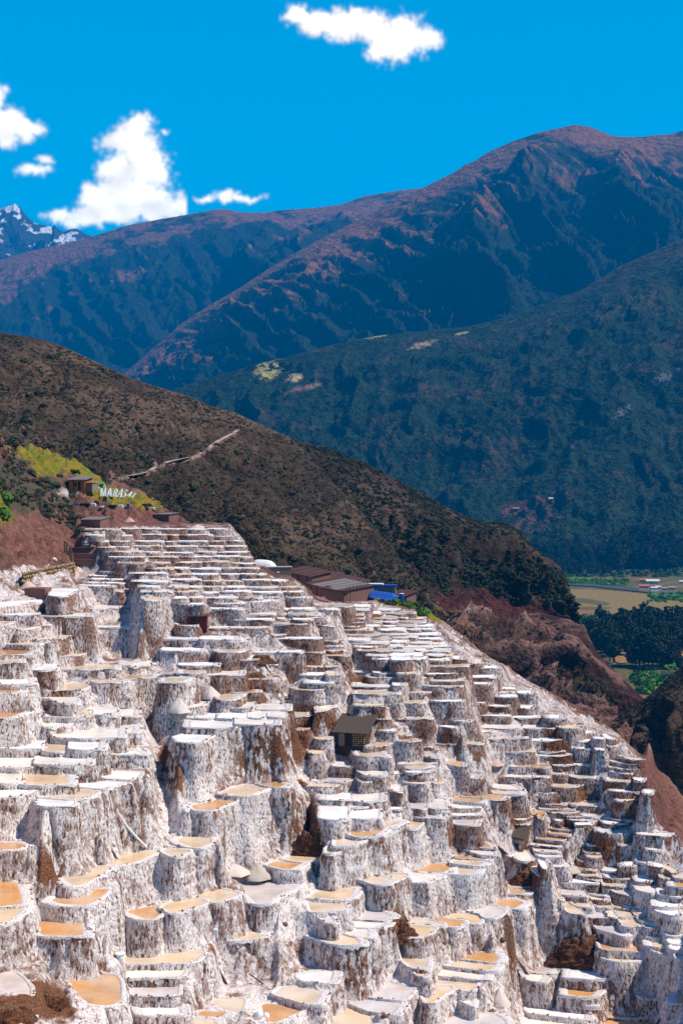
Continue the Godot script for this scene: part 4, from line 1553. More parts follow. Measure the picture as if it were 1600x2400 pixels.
func name_ponds(list: Array):
	var kinds := {"o": "ochre brine", "t": "tan brine", "g": "grey brine", "p": "pale cream brine", "s": "dry white", "b": "dry brown"}
	var sets := {}
	for k in list:
		var o: Dictionary = ponds[k]
		var best := 1e9
		var at := 0
		for i in range(0, MARKS.size(), 3):
			var dd: float = Vector2(o.c.x - MARKS[i], (o.c.y - MARKS[i + 1]) * 1.6).length()
			if dd < best:
				best = dd
				at = i
		var rel := Vector2(o.c.x - MARKS[at], (o.c.y - MARKS[at + 1]) * 1.6)
		var side: String = ("right of " if rel.x > 0.0 else "left of ") if absf(rel.x) > absf(rel.y) else ("below " if rel.y > 0.0 else "above ")
		var big := "large " if o.area > 3600.0 else ("small " if o.area < 260.0 else "")
		var key: String = big + kinds[o.kind] + " salt pond|" + side + MARKS[at + 2]
		if not sets.has(key):
			sets[key] = []
		sets[key].append(k)
	var nth := ["", "second ", "third ", "fourth ", "fifth ", "sixth ", "seventh ", "eighth ", "ninth ", "tenth "]
	for key in sets:
		var f: PackedStringArray = key.split("|")
		var s: Array = sets[key]
		s.sort_custom(func(a, b): return ponds[a].c.x < ponds[b].c.x)
		for i in s.size():
			var order := ""
			if s.size() > 1:
				order = "leftmost " if i == 0 else ("rightmost " if i == s.size() - 1 else (nth[mini(i, 9)] + "from left "))
			ponds[s[i]].label = (order + f[0] + " " + f[1]).replace("from left ", "from left, ")

# ---------------------------------------------------------------- hills and mountains
var sheets := {}
var nearer := 1.0

func line_at(l: Array, s: PackedFloat32Array, u: float) -> Vector3:    # point of a polyline of px, py, depth at share u of its length
	var n := s.size()
	for i in n - 1:
		if u <= s[i + 1] or i == n - 2:
			var f := clampf((u - s[i]) / maxf(s[i + 1] - s[i], 1e-6), 0.0, 1.0)
			var a := P(l[i * 3], l[i * 3 + 1], l[i * 3 + 2] * nearer)
			return a.lerp(P(l[i * 3 + 3], l[i * 3 + 4], l[i * 3 + 5] * nearer), f)
	return Vector3.ZERO

func shares(l: Array) -> PackedFloat32Array:
	var s := PackedFloat32Array([0.0])
	for i in range(3, l.size(), 3):
		s.append(s[-1] + Vector2(l[i] - l[i - 3], l[i + 1] - l[i - 2]).length())
	for i in s.size():
		s[i] /= s[s.size() - 1]
	return s

# A hillside stretched over lines that run from left to right, the highest (the ridge) first. gully: depth and spacing of the gullies that
# run down it, rough: height and size of its roughness; ribs: spurs that stand out, as view lines with a height and a width.
func sheet(called: String, lines: Array, nu: int, nv: int, gully: Array, rough: Array, ribs: Array, color: Callable, mat: Material, label: String, back := 90.0, steep := 0.78) -> void:
	var ss := []
	for l in lines:
		ss.append(shares(l))
	var k := lines.size()
	var v := PackedVector3Array()
	v.resize(nu * nv)
	for i in nu:
		var u := float(i) / (nu - 1)
		var pts := []
		for m in k:
			pts.append(line_at(lines[m], ss[m], u))
		var bk: Vector3 = pts[0] + Vector3(pts[0].x / -pts[0].z * back, -0.75 * back, -back)
		for j in nv:      # rows from the foot up to the ridge and over it
			var t := float(j) / (nv - 1)
			var over := 0.92
			var p: Vector3
			if t > over:
				p = pts[0].lerp(bk, (t - over) / (1.0 - over))
			else:
				var f := (1.0 - t / over) * (k - 1)
				var a := mini(int(f), k - 2)
				p = pts[a].cubic_interpolate(pts[a + 1], pts[maxi(a - 1, 0)], pts[mini(a + 2, k - 1)], f - a) if k > 2 else pts[0].lerp(pts[1], f)
			v[j * nu + i] = p
	var base := v.duplicate()
	var ug := PackedFloat32Array()
	ug.resize(nu * nv)
	for j in nv:
		for i in nu:
			var a := j * nu + i
			var du: Vector3 = base[j * nu + mini(i + 1, nu - 1)] - base[j * nu + maxi(i - 1, 0)]
			var dv: Vector3 = base[mini(j + 1, nv - 1) * nu + i] - base[maxi(j - 1, 0) * nu + i]
			var n := du.cross(dv).normalized()
			var t := clampf(float(j) / (nv - 1) / 0.92, 0.0, 1.0)
			var p := base[a]
			var warp: float = nz.get_noise_3d(p.x / gully[1] * 0.5, p.y / gully[1] * 0.5, p.z / gully[1] * 0.5)
			# the gullies follow the fall of the slope: noise that changes quickly along it and slowly down it
			var along_: float = float(i) / (nu - 1) * (base[j * nu].distance_to(base[j * nu + nu - 1])) / gully[1]
			if gully.size() > 2:
				along_ += t * gully[2]
			var g := nr.get_noise_2d(along_ * 0.8 + warp * 0.55, t * 1.1 + warp * 0.4 + float(called.length()) * 3.0)
			var env: float = clampf(t * 6.0, 0.0, 1.0) * lerpf(1.0, 0.25, smoothstep(0.80, 1.0, t))
			var h: float = (g - 0.35) * gully[0] * env
			h += rough[0] * nz.get_noise_3d(p.x / rough[1], p.y / rough[1], p.z / rough[1]) * (0.2 + 0.8 * env)
			h += rough[0] * 0.35 * nr.get_noise_3d(p.x / rough[1] * 3.1, p.y / rough[1] * 3.1, p.z / rough[1] * 3.1) * (0.2 + 0.8 * env)
			if ribs.size():
				var q := to_px(p)
				for rb in ribs:
					var best := 1e9
					for s in range(0, rb[0].size() - 2, 2):
						best = minf(best, q.distance_to(Geometry2D.get_closest_point_to_segment(q, Vector2(rb[0][s], rb[0][s + 1]), Vector2(rb[0][s + 2], rb[0][s + 3]))))
					h += rb[1] * maxf(0.0, 1.0 - best / rb[2])
			v[a] = p + n * h * (1.0 - 0.93 * smoothstep(steep, 0.97, t))
			ug[a] = g
	var c := PackedColorArray()
	c.resize(nu * nv)
	for j in nv:
		for i in nu:
			var a := j * nu + i
			var du: Vector3 = v[j * nu + mini(i + 1, nu - 1)] - v[j * nu + maxi(i - 1, 0)]
			var dv: Vector3 = v[mini(j + 1, nv - 1) * nu + i] - v[maxi(j - 1, 0) * nu + i]
			c[a] = color.call(v[a], clampf(float(j) / (nv - 1) / 0.92, 0.0, 1.0), ug[a], du.cross(dv).normalized())
	var flat := PackedVector2Array()
	for p in v:
		flat.append(to_px(p))
	sheets[called] = {"v": v, "nu": nu, "nv": nv, "c": c, "px": flat}
	struct_(called, mesh_of(v, c, grid_index(nu, nv)), mat, label)

func on_sheet(called: String, px: float, py: float) -> Vector3:      # the sheet's point nearest to a line of sight
	var s: Dictionary = sheets[called]
	var v: PackedVector3Array = s.v
	var flat: PackedVector2Array = s.px
	var q := Vector2(px, py)
	var best := 1e12
	var at := 0
	for i in range(0, int(s.nv * 0.93) * s.nu):
		var dd := q.distance_squared_to(flat[i])
		if dd < best:
			best = dd
			at = i
	return ray(px, py) * -v[at].z

func build_far_land():
	var brown := Color(0.225, 0.092, 0.048)
	var scrub := Color(0.012, 0.027, 0.014)
	var snowy := func(p: Vector3, t: float, g: float, n: Vector3) -> Color:
		var s := nz.get_noise_3d(p.x * 0.006, p.y * 0.006, p.z * 0.006) + 0.6 * g + 0.5 * (n.y - 0.5)
		return Color(0.04, 0.045, 0.05).lerp(Color(0.85, 0.86, 0.9), smoothstep(0.56, 0.64, s + 0.12 * t))
	sheet("snowy_mountain", [[-300, 520, 8000, -120, 540, 8000, -40, 500, 8000, 0, 488, 8000, 14, 481, 8000, 26, 480, 8000, 35, 474, 8000, 48, 482, 8000, 58, 498, 8000, 72, 512, 8000, 82, 521, 8000, 100, 525, 8000, 124, 531, 8000, 128, 524, 8000, 134, 532, 8000, 150, 542, 8000, 164, 536, 8000, 180, 534, 8000, 200, 546, 8000, 220, 554, 8000, 300, 600, 8000],
		[-300, 760, 7000, 0, 740, 7000, 300, 720, 7000]], 260, 90, [110.0, 300.0], [80.0, 330.0], [], snowy, M.mountain, "far jagged blue mountain with snow patches", 700.0, 0.6)
	var far := func(p: Vector3, t: float, g: float, n: Vector3) -> Color:
		var s := nz.get_noise_3d(p.x * 0.0022, p.y * 0.0022, p.z * 0.0022)
		var s2 := nz.get_noise_3d(p.x * 0.012, p.y * 0.012, p.z * 0.012)
		var f := smoothstep(-0.12, 0.22, s * 0.7 + s2 * 0.45 + 0.32 * g + (t - 0.86) * 1.5)
		return scrub.lerp(brown, f)
	sheet("left_mountain", [[-200, 640, 6000, 0, 610, 6000, 60, 590, 6000, 150, 571, 6000, 240, 546, 6000, 300, 527, 6000, 380, 512, 6000, 440, 502, 6000, 500, 490, 6000, 530, 489, 6000, 560, 496, 6000, 620, 500, 6000, 680, 491, 6000, 740, 486, 6000, 800, 480, 6000, 850, 464, 6000, 930, 446, 6000, 985, 440, 6000, 1100, 470, 6000],
		[-200, 760, 5200, 100, 760, 5200, 300, 700, 5100, 500, 660, 5100, 760, 620, 5100, 1100, 600, 5100], [-200, 900, 4300, 200, 900, 4300, 500, 880, 4300, 1100, 900, 4300]], 320, 130, [62.0, 150.0, 1.6], [14.0, 140.0],
		[[[640, 500, 620, 580, 570, 680], 90.0, 60.0], [[860, 465, 780, 560, 640, 690], 120.0, 70.0]], far, M.mountain, "blue hazed mountain ridge with a brown crest", 500.0, 0.45)
	var high := func(p: Vector3, t: float, g: float, n: Vector3) -> Color:
		var s := nz.get_noise_3d(p.x * 0.003, p.y * 0.003, p.z * 0.003)
		var s2 := nz.get_noise_3d(p.x * 0.02, p.y * 0.02, p.z * 0.02)
		var q := to_px(p)
		var ledge := 0.22 * sin(p.y * 0.21 + s * 9.0) * smoothstep(540.0, 640.0, q.y) * smoothstep(1200.0, 1100.0, q.x)
		var f := smoothstep(-0.15, 0.25, s * 0.7 + s2 * 0.45 + 0.38 * g + (t - 0.77) * 1.25 + ledge - 0.22 * smoothstep(1150.0, 1300.0, q.x) * smoothstep(380.0, 480.0, q.y))
		return scrub.lerp(brown, f)
	sheet("high_mountain", [[220, 930, 4200, 300, 868, 4250, 360, 815, 4280, 420, 762, 4300, 490, 715, 4320, 560, 676, 4350, 630, 630, 4380, 700, 590, 4400, 740, 568, 4420, 780, 548, 4430, 850, 510, 4450, 920, 475, 4470, 1000, 435, 4490, 1060, 405, 4500, 1090, 385, 4500, 1110, 378, 4500, 1140, 358, 4500, 1200, 331, 4500, 1260, 312, 4500, 1310, 303, 4500, 1345, 296, 4500, 1380, 299, 4500, 1410, 309, 4500, 1440, 320, 4500, 1470, 324, 4500, 1505, 325, 4500, 1540, 318, 4500, 1570, 314, 4500, 1600, 305, 4500, 1760, 280, 4500],
		[220, 960, 3900, 420, 850, 3900, 700, 700, 3900, 1000, 580, 3900, 1300, 500, 3950, 1760, 480, 4000], [220, 1000, 3300, 500, 950, 3300, 900, 860, 3300, 1300, 800, 3300, 1760, 780, 3300]], 420, 170, [62.0, 125.0, 2.5], [13.0, 110.0],
		[[[1345, 300, 1265, 385, 1200, 470, 1120, 560, 1085, 620, 1130, 690, 1185, 735], 110.0, 80.0], [[1260, 390, 1230, 470, 1290, 570, 1370, 640], 80.0, 50.0], [[1500, 330, 1430, 420, 1440, 520, 1560, 600], 130.0, 70.0], [[780, 550, 700, 640, 560, 760], 70.0, 70.0]], high, M.mountain, "high hazed mountain with a rounded brown summit", 500.0, 0.42)
	var mid := func(p: Vector3, t: float, g: float, n: Vector3) -> Color:
		var s := nz.get_noise_3d(p.x * 0.005, p.y * 0.005, p.z * 0.005)
		var s2 := nz.get_noise_3d(p.x * 0.035, p.y * 0.035, p.z * 0.035)
		var q := to_px(p)
		var f := smoothstep(0.10, 0.42, s * 0.5 + s2 * 0.5 + 0.2 * g + 0.40 * smoothstep(0.86, 1.0, t) * smoothstep(1200.0, 1450.0, q.x))
		var c := Color(0.014, 0.032, 0.012).lerp(Color(0.075, 0.045, 0.028), f * 0.7)
		for e in [[1260, 1180, 90, 22, Color(0.11, 0.05, 0.04)], [1250, 1225, 60, 26, Color(0.10, 0.055, 0.04)], [630, 868, 40, 22, Color(0.40, 0.33, 0.09)], [690, 886, 22, 10, Color(0.42, 0.32, 0.15)], [885, 787, 34, 5, Color(0.36, 0.30, 0.10)], [990, 808, 34, 8, Color(0.36, 0.25, 0.15)], [1080, 782, 16, 4, Color(0.36, 0.30, 0.12)], [720, 908, 60, 6, Color(0.2, 0.12, 0.08)],
			[1455, 965, 26, 10, Color(0.10, 0.11, 0.13)], [1555, 885, 36, 12, Color(0.10, 0.11, 0.13)], [1350, 1040, 30, 6, Color(0.10, 0.11, 0.13)]]:
			var rel := (q - Vector2(e[0], e[1])).rotated(0.55 if e[4].b > e[4].r else 0.25)
			var w := 1.0 - smoothstep(0.7, 1.1, Vector2(rel.x / e[2], rel.y / e[3]).length() + 0.6 * s2)
			c = c.lerp(e[4], w)
		return c
	sheet("green_hill", [[330, 965, 2450, 410, 912, 2500, 460, 895, 2520, 540, 873, 2550, 590, 856, 2570, 650, 842, 2580, 700, 830, 2600, 760, 812, 2620, 830, 796, 2650, 900, 785, 2680, 960, 780, 2690, 1020, 772, 2700, 1100, 765, 2720, 1150, 752, 2740, 1200, 740, 2760, 1260, 716, 2780, 1310, 700, 2800, 1350, 684, 2820, 1400, 655, 2830, 1450, 625, 2840, 1500, 602, 2850, 1550, 580, 2860, 1600, 558, 2870, 1760, 480, 2900],
		[330, 1040, 2300, 600, 960, 2300, 900, 920, 2300, 1200, 880, 2300, 1500, 800, 2350, 1760, 760, 2400], [330, 1180, 2050, 700, 1120, 2050, 1000, 1090, 2050, 1300, 1040, 2050, 1760, 1000, 2050], [330, 1420, 1700, 700, 1400, 1700, 1100, 1345, 1720, 1400, 1325, 1760, 1760, 1322, 1800]], 380, 200, [22.0, 110.0, -1.8], [9.0, 80.0],
		[[[1340, 1000, 1150, 1090, 850, 1130], -26.0, 70.0]], mid, M.mountain, "dark green scrub-covered hill across the valley", 300.0)
	scatter("hill_scrub", "green_hill", 26000, 0.02, 0.985, 3.4, [Color(0.018, 0.042, 0.014), Color(0.034, 0.062, 0.02), Color(0.012, 0.028, 0.012)], "dark shrubs covering the hill across the valley", 0.25)

func bush_mesh(seed_: int, leaves := 34) -> ArrayMesh:     # a low shrub of small tilted leaf faces
	var r := RandomNumberGenerator.new()
	r.seed = seed_
	var t := PackedVector3Array()
	var c := PackedColorArray()
	for i in leaves:
		var dir := Vector3(r.randf_range(-1, 1), r.randf_range(-0.1, 1), r.randf_range(-1, 1)).normalized()
		var p := dir * r.randf_range(0.45, 1.0) * Vector3(1, 0.85, 1)
		var a := Vector3(r.randf_range(-1, 1), r.randf_range(-1, 1), r.randf_range(-1, 1)).cross(dir).normalized() * r.randf_range(0.25, 0.45)
		var b := a.cross(dir).normalized() * r.randf_range(0.2, 0.4) + dir * 0.12
		t.append_array([p - a, p + b, p + a])
		t.append_array([p - a, p + a, p - b * 0.8])
		var w := r.randf_range(0.75, 1.3)
		for k in 6:
			c.append(Color(w, w, w))
	return flat_mesh(t, c)

func scatter(called: String, on: String, count: int, t0: float, t1: float, size: float, cols: Array, label: String, bare: float):
	var s: Dictionary = sheets[on]
	var v: PackedVector3Array = s.v
	var xf := []
	var cc := []
	var tries := 0
	while xf.size() < count and tries < count * 6:
		tries += 1
		var i := rng.randi_range(0, s.nu - 2)
		var j := rng.randi_range(int(t0 * 0.92 * (s.nv - 1)), int(t1 * 0.92 * (s.nv - 1)) - 1)
		var a: int = j * s.nu + i
		var p := v[a].lerp(v[a + s.nu + 1], rng.randf()).lerp(v[a + 1] if rng.randf() < 0.5 else v[a + s.nu], rng.randf() * 0.5)
		var col: Color = s.c[a]
		if col.r > 0.2 or nz.get_noise_3d(p.x / size * 0.05, p.y / size * 0.05, p.z / size * 0.05) + rng.randf() * 0.6 < bare:
			continue
		var k := size * rng.randf_range(0.5, 1.3)
		xf.append(Transform3D(Basis(Vector3.UP, rng.randf() * TAU).scaled(Vector3(k, k * rng.randf_range(0.6, 1.0), k)), p - Vector3(0, 0.15 * k, 0)))
		cc.append(cols[rng.randi() % cols.size()] * rng.randf_range(0.75, 1.25))
	stuff(called, bush_mesh(called.length(), 12 if size > 2.5 else 26), xf, cc, M.leaf, label)

const TRACKS := [[262, 1124, 290, 1120, 320, 1116, 350, 1108, 368, 1096, 385, 1088, 410, 1082, 440, 1076, 465, 1068, 485, 1056, 500, 1044, 520, 1032, 540, 1022, 556, 1012], [370, 1098, 366, 1088, 358, 1076], [1075, 1430, 1100, 1427, 1130, 1425, 1160, 1427, 1200, 1429, 1240, 1432]]

func worn(p: Vector3, c: Color) -> Color:      # bare trodden ground along the tracks
	var q := to_px(p)
	if q.y < 1005.0 or q.y > 1440.0 or q.x < 255.0 or q.x > 1245.0:
		return c
	for l in TRACKS:
		for i in range(0, l.size() - 2, 2):
			var dd := q.distance_to(Geometry2D.get_closest_point_to_segment(q, Vector2(l[i], l[i + 1]), Vector2(l[i + 2], l[i + 3])))
			if dd < 5.0:
				return c.lerp(Color(0.36, 0.25, 0.20), smoothstep(5.0, 2.0, dd))
	return c

func build_hills():
	nearer = 0.78
	var earth := func(p: Vector3, t: float, g: float, n: Vector3) -> Color:
		var s := nz.get_noise_3d(p.x * 0.02, p.y * 0.02, p.z * 0.02)
		var s2 := nz.get_noise_3d(p.x * 0.2, p.y * 0.2, p.z * 0.2)
		return worn(p, Color(0.058, 0.037, 0.025).lerp(Color(0.145, 0.094, 0.062), smoothstep(-0.2, 0.4, s + 0.5 * s2)).lerp(Color(0.07, 0.056, 0.024), smoothstep(0.1, 0.4, s2 - s * 0.6) * 0.6))
	var cliff := func(p: Vector3, t: float, g: float, n: Vector3) -> Color:
		var s := nz.get_noise_3d(p.x * 0.03, p.y * 0.09, p.z * 0.03)
		var c: Color = earth.call(p, t, g, n) * 0.7
		return c.lerp(Color(0.075, 0.026, 0.022).lerp(Color(0.14, 0.055, 0.045), smoothstep(-0.1, 0.4, s)), smoothstep(0.42, 0.30, t + 0.25 * s + 0.1 * g))
	sheet("rear_spur", [[560, 985, 660, 640, 1010, 665, 700, 1032, 668, 760, 1047, 670, 800, 1061, 672, 850, 1082, 674, 900, 1106, 676, 950, 1135, 678, 1000, 1162, 680, 1050, 1190, 680, 1100, 1214, 680, 1135, 1222, 680, 1180, 1224, 678, 1210, 1238, 672, 1232, 1258, 664, 1255, 1287, 656, 1285, 1306, 650, 1312, 1326, 640, 1328, 1360, 632, 1337, 1400, 622, 1334, 1440, 610, 1332, 1470, 600],
		[600, 1120, 560, 800, 1200, 570, 900, 1260, 570, 1000, 1300, 580, 1100, 1320, 590, 1180, 1330, 600, 1250, 1370, 605, 1300, 1410, 600, 1318, 1450, 595, 1322, 1475, 592], [600, 1250, 520, 800, 1290, 525, 900, 1340, 530, 1000, 1390, 545, 1100, 1390, 565, 1180, 1400, 580, 1240, 1420, 585, 1290, 1440, 588, 1305, 1460, 588, 1310, 1480, 588],
		[600, 1330, 500, 800, 1400, 505, 900, 1440, 510, 1000, 1470, 520, 1100, 1460, 540, 1180, 1450, 560, 1240, 1452, 570, 1290, 1460, 578, 1305, 1475, 580, 1310, 1490, 580]], 300, 130, [9.0, 38.0, 0.6], [3.6, 22.0],
		[], cliff, M.hill, "dark shrubby spur ending in a red cliff", 60.0)
	sheet("shrubby_hill", [[-260, 745, 560, -60, 770, 562, 0, 779, 564, 60, 788, 566, 100, 796, 568, 150, 813, 570, 200, 836, 572, 250, 860, 575, 300, 882, 578, 350, 901, 580, 400, 916, 583, 440, 928, 585, 480, 946, 588, 515, 958, 590, 550, 966, 592, 600, 990, 596, 640, 1008, 598, 680, 1026, 598, 720, 1060, 590, 760, 1110, 578, 800, 1150, 566, 840, 1192, 552, 880, 1240, 536, 920, 1290, 518, 960, 1336, 500, 1000, 1382, 482, 1030, 1425, 465, 1045, 1455, 455],
		[-260, 900, 490, 0, 920, 492, 250, 985, 500, 450, 1060, 505, 600, 1120, 505, 720, 1180, 500, 820, 1240, 490, 900, 1310, 476, 960, 1370, 462, 1010, 1425, 450, 1030, 1460, 446], [-260, 1030, 432, 0, 1045, 430, 200, 1095, 432, 400, 1165, 432, 560, 1240, 432, 680, 1310, 430, 780, 1335, 430, 880, 1370, 430, 950, 1400, 430, 1000, 1436, 432, 1025, 1470, 434],
		[-260, 1110, 405, 0, 1130, 405, 200, 1160, 405, 400, 1215, 402, 560, 1290, 398, 680, 1365, 398, 780, 1395, 405, 880, 1420, 412, 950, 1440, 418, 1000, 1465, 424, 1020, 1490, 428]], 340, 150, [5.0, 34.0, 0.5], [2.6, 20.0],
		[], earth, M.hill, "brown shrub-dotted hillside above the salt terraces", 50.0)
	var red := func(p: Vector3, t: float, g: float, n: Vector3) -> Color:
		var s := nz.get_noise_3d(p.x * 0.03, p.y * 0.03, p.z * 0.03)
		var s2 := nz.get_noise_3d(p.x * 0.25, p.y * 0.25, p.z * 0.25)
		var c := Color(0.045, 0.019, 0.016).lerp(Color(0.22, 0.12, 0.095), smoothstep(0.1, 0.75, g + s2 * 0.3))  # gully shade and sunlit ribs painted into the earth colour
		return worn(p, c.lerp(Color(0.05, 0.042, 0.022), smoothstep(0.05, 0.35, s + 0.5 * s2 - 0.3 * g)))
	sheet("ravine_side", [[1000, 1432, 520, 1040, 1428, 540, 1090, 1424, 560, 1160, 1426, 580, 1230, 1430, 585, 1290, 1440, 580, 1335, 1452, 572, 1372, 1470, 560, 1382, 1495, 556, 1400, 1530, 552, 1430, 1560, 550, 1460, 1590, 548, 1490, 1620, 545, 1515, 1642, 540, 1530, 1670, 530, 1520, 1700, 520],
		[1000, 1460, 490, 1090, 1480, 500, 1200, 1530, 510, 1290, 1590, 512, 1380, 1640, 510, 1450, 1680, 505, 1490, 1710, 500], [1000, 1500, 462, 1090, 1560, 464, 1200, 1640, 466, 1290, 1690, 466, 1380, 1730, 464, 1440, 1750, 462, 1470, 1760, 460],
		[1000, 1560, 448, 1090, 1640, 448, 1200, 1720, 448, 1290, 1780, 448, 1380, 1800, 448, 1440, 1820, 448, 1470, 1830, 448]], 260, 130, [13.0, 24.0, -2.2], [1.3, 16.0], [], red, M.hill, "eroded pinkish ravine side with ribs of bare earth", 40.0)
	sheet("right_bank", [[1385, 1735, 470, 1410, 1712, 478, 1440, 1682, 484, 1462, 1665, 486, 1490, 1650, 488, 1520, 1628, 490, 1550, 1600, 492, 1580, 1572, 494, 1610, 1545, 496, 1700, 1500, 500, 1900, 1450, 500],
		[1420, 1740, 468, 1480, 1730, 466, 1540, 1700, 462, 1600, 1655, 458, 1700, 1600, 454, 1900, 1560, 450], [1440, 1790, 456, 1500, 1790, 452, 1560, 1760, 448, 1620, 1720, 444, 1700, 1690, 440, 1900, 1660, 436], [1460, 1880, 450, 1540, 1900, 446, 1600, 1890, 442, 1700, 1850, 436, 1900, 1820, 430]], 150, 90, [5.0, 22.0], [3.0, 16.0], [], earth, M.hill, "dark scrubby bank on the right of the ravine", 60.0)
	var greens := [Color(0.028, 0.034, 0.018), Color(0.04, 0.043, 0.02), Color(0.065, 0.055, 0.022), Color(0.02, 0.027, 0.017), Color(0.075, 0.055, 0.03)]
	scatter("dry_scrub", "shrubby_hill", 15000, 0.1, 0.99, 0.62, greens, "small dry bushes dotted over the brown hillside", 0.22)
	scatter("spur_scrub", "rear_spur", 8000, 0.38, 0.99, 1.15, [Color(0.022, 0.03, 0.014), Color(0.034, 0.04, 0.018), Color(0.017, 0.022, 0.013)], "dark bushes covering the rear spur", 0.12)
	scatter("ravine_scrub", "ravine_side", 1500, 0.02, 0.95, 0.8, greens, "small bushes clinging to the ravine side", 0.45)
	scatter("bank_scrub", "right_bank", 1800, 0.1, 0.98, 0.7, greens, "low scrub on the right bank of the ravine", 0.2)
	# the single larger bushes that can be told apart
	var protos := [bush_mesh(71, 60), bush_mesh(72, 60), bush_mesh(73, 60)]
	var leafs := []
	for g in [Color(0.05, 0.07, 0.03), Color(0.035, 0.05, 0.03), Color(0.09, 0.09, 0.035)]:
		var m: StandardMaterial3D = M.leaf.duplicate()
		m.albedo_color = g.linear_to_srgb()
		leafs.append(m)
	M.leafs = leafs
	var s: Dictionary = sheets["shrubby_hill"]
	for k in 110:
		var i := rng.randi_range(20, s.nu - 20)
		var j := rng.randi_range(int(s.nv * 0.25), int(s.nv * 0.88))
		var p: Vector3 = s.v[j * s.nu + i]
		var q := to_px(p)
		if q.x < 0.0 or q.x > 1000.0:
			continue
		var kk := rng.randi() % 3
		var o := put("shrub", protos[rng.randi() % 3], leafs[kk], null, p)
		var w := rng.randf_range(0.9, 1.7)
		o.transform = Transform3D(Basis(Vector3.UP, rng.randf() * TAU).scaled(Vector3(w, w * 0.8, w)), p - Vector3(0, 0.2, 0))
		tag(o, ["dark green rounded shrub standing out on the brown hillside", "blackish green shrub standing out on the brown hillside", "olive dry shrub standing out on the brown hillside"][kk], "shrub", "larger %s shrubs on the hillside" % ["green", "blackish", "olive"][kk])
	nearer = 1.0
	hill_path()

func ribbon(called: String, pts: Array, width: float, lift: float, mat: Material, label: String):
	var v := PackedVector3Array()
	var c := PackedColorArray()
	var n := pts.size()
	for r in 2:
		for i in n:
			var dir: Vector3 = (pts[mini(i + 1, n - 1)] - pts[maxi(i - 1, 0)])
			dir.y = 0
			var side := Vector3(-dir.z, 0, dir.x).normalized() * width * 0.5 * (1.0 + 0.4 * nz.get_noise_2d(i * 0.4, 3.0))
			v.append(pts[i] + (side if r == 0 else -side) + Vector3(0, lift, 0))
			c.append(Color(1, 1, 1))
	struct_(called, mesh_of(v, c, grid_index(n, 2)), mat, label)

func spline(px: Array, place: Callable, per := 5) -> Array:
	var q := []
	for i in range(0, px.size(), 2):
		q.append(Vector2(px[i], px[i + 1]))
	var out := []
	for i in q.size() - 1:
		for k in per:
			var p: Vector2 = q[i].cubic_interpolate(q[i + 1], q[maxi(i - 1, 0)], q[mini(i + 2, q.size() - 1)], float(k) / per)
			out.append(place.call(p.x, p.y))
	out.append(place.call(q[-1].x, q[-1].y))
	for r in 6:     # even out the steps
		for i in range(1, out.size() - 1):
			out[i] = (out[i - 1] + out[i] * 2.0 + out[i + 1]) * 0.25
	return out

func hill_path():
	M.track = surf(M.soil.albedo_texture, Vector3(0.3, 0.3, 0.3), 0.95, null, 1.0, false)
	M.track.albedo_color = lin(0.50, 0.38, 0.32)
	var place := func(x, y): return on_sheet("shrubby_hill", x, y)
	ribbon("hill_path", spline(TRACKS[0], place), 1.5, 0.45, M.track, "pale dirt path climbing the brown hillside")
	ribbon("hill_path", spline(TRACKS[1], place), 1.3, 0.45, M.track, "short pale side track off the hill path")
	var place2 := func(x, y): return on_sheet("ravine_side", x, y)
	ribbon("ledge_path", spline(TRACKS[2], place2), 1.4, 0.45, M.track, "pale ledge path along the top of the ravine")

# ---------------------------------------------------------------- things on the slope
func Q(px: float, py: float, d: float) -> Vector3:
	return P(px, py, dep(d))

func S(px: float, py: float, d: float) -> Vector3:      # the shelf behind the terrace crest, where the sheds stand
	return P(px, py, depth_at(790.0, 1392.0) + (d - 366.0) * 0.7 + 2.0)

func px_size(p: Vector3, px: float) -> float:
	return -p.z * px / F

func ground(px: float, py: float) -> Vector3:
	return hit(px, py)

func on_pond(cx: float, cy: float, px: float, py: float, lift: float) -> Vector3:      # a spot at the level of the pond seen at cx, cy
	var best := 1e9
	var h := 0.0
	for o in ponds:
		var dd: float = o.c.distance_to(Vector2(cx, cy))
		if dd < best:
			best = dd
			h = o.h
	var r := ray(px, py)
	return r * ((h - lift) / -r.y)

func heap_mesh(r: float, h: float, seed_: int, peak := 1.0) -> ArrayMesh:      # a poured cone with a soft top and an uneven foot
	var v := PackedVector3Array()
	var n := 28
	var rows := 10
	for j in rows:
		var t := float(j) / (rows - 1)
		for i in n:
			var w := -TAU * i / n
			var k := nz.get_noise_3d(cos(w) * 1.3 + seed_ * 5.0, sin(w) * 1.3, t)
			var rr := r * 1.15 * (1.0 - pow(t, 1.35)) * (1.0 + 0.28 * k)
			var y := h * pow(t, peak) * (1.0 + 0.08 * k) - 0.25 * (1.0 - t)
			v.append(Vector3(cos(w) * rr, y, sin(w) * rr))
	var idx := grid_index(n, rows, true)
	return mesh_of(v, PackedColorArray(), idx)

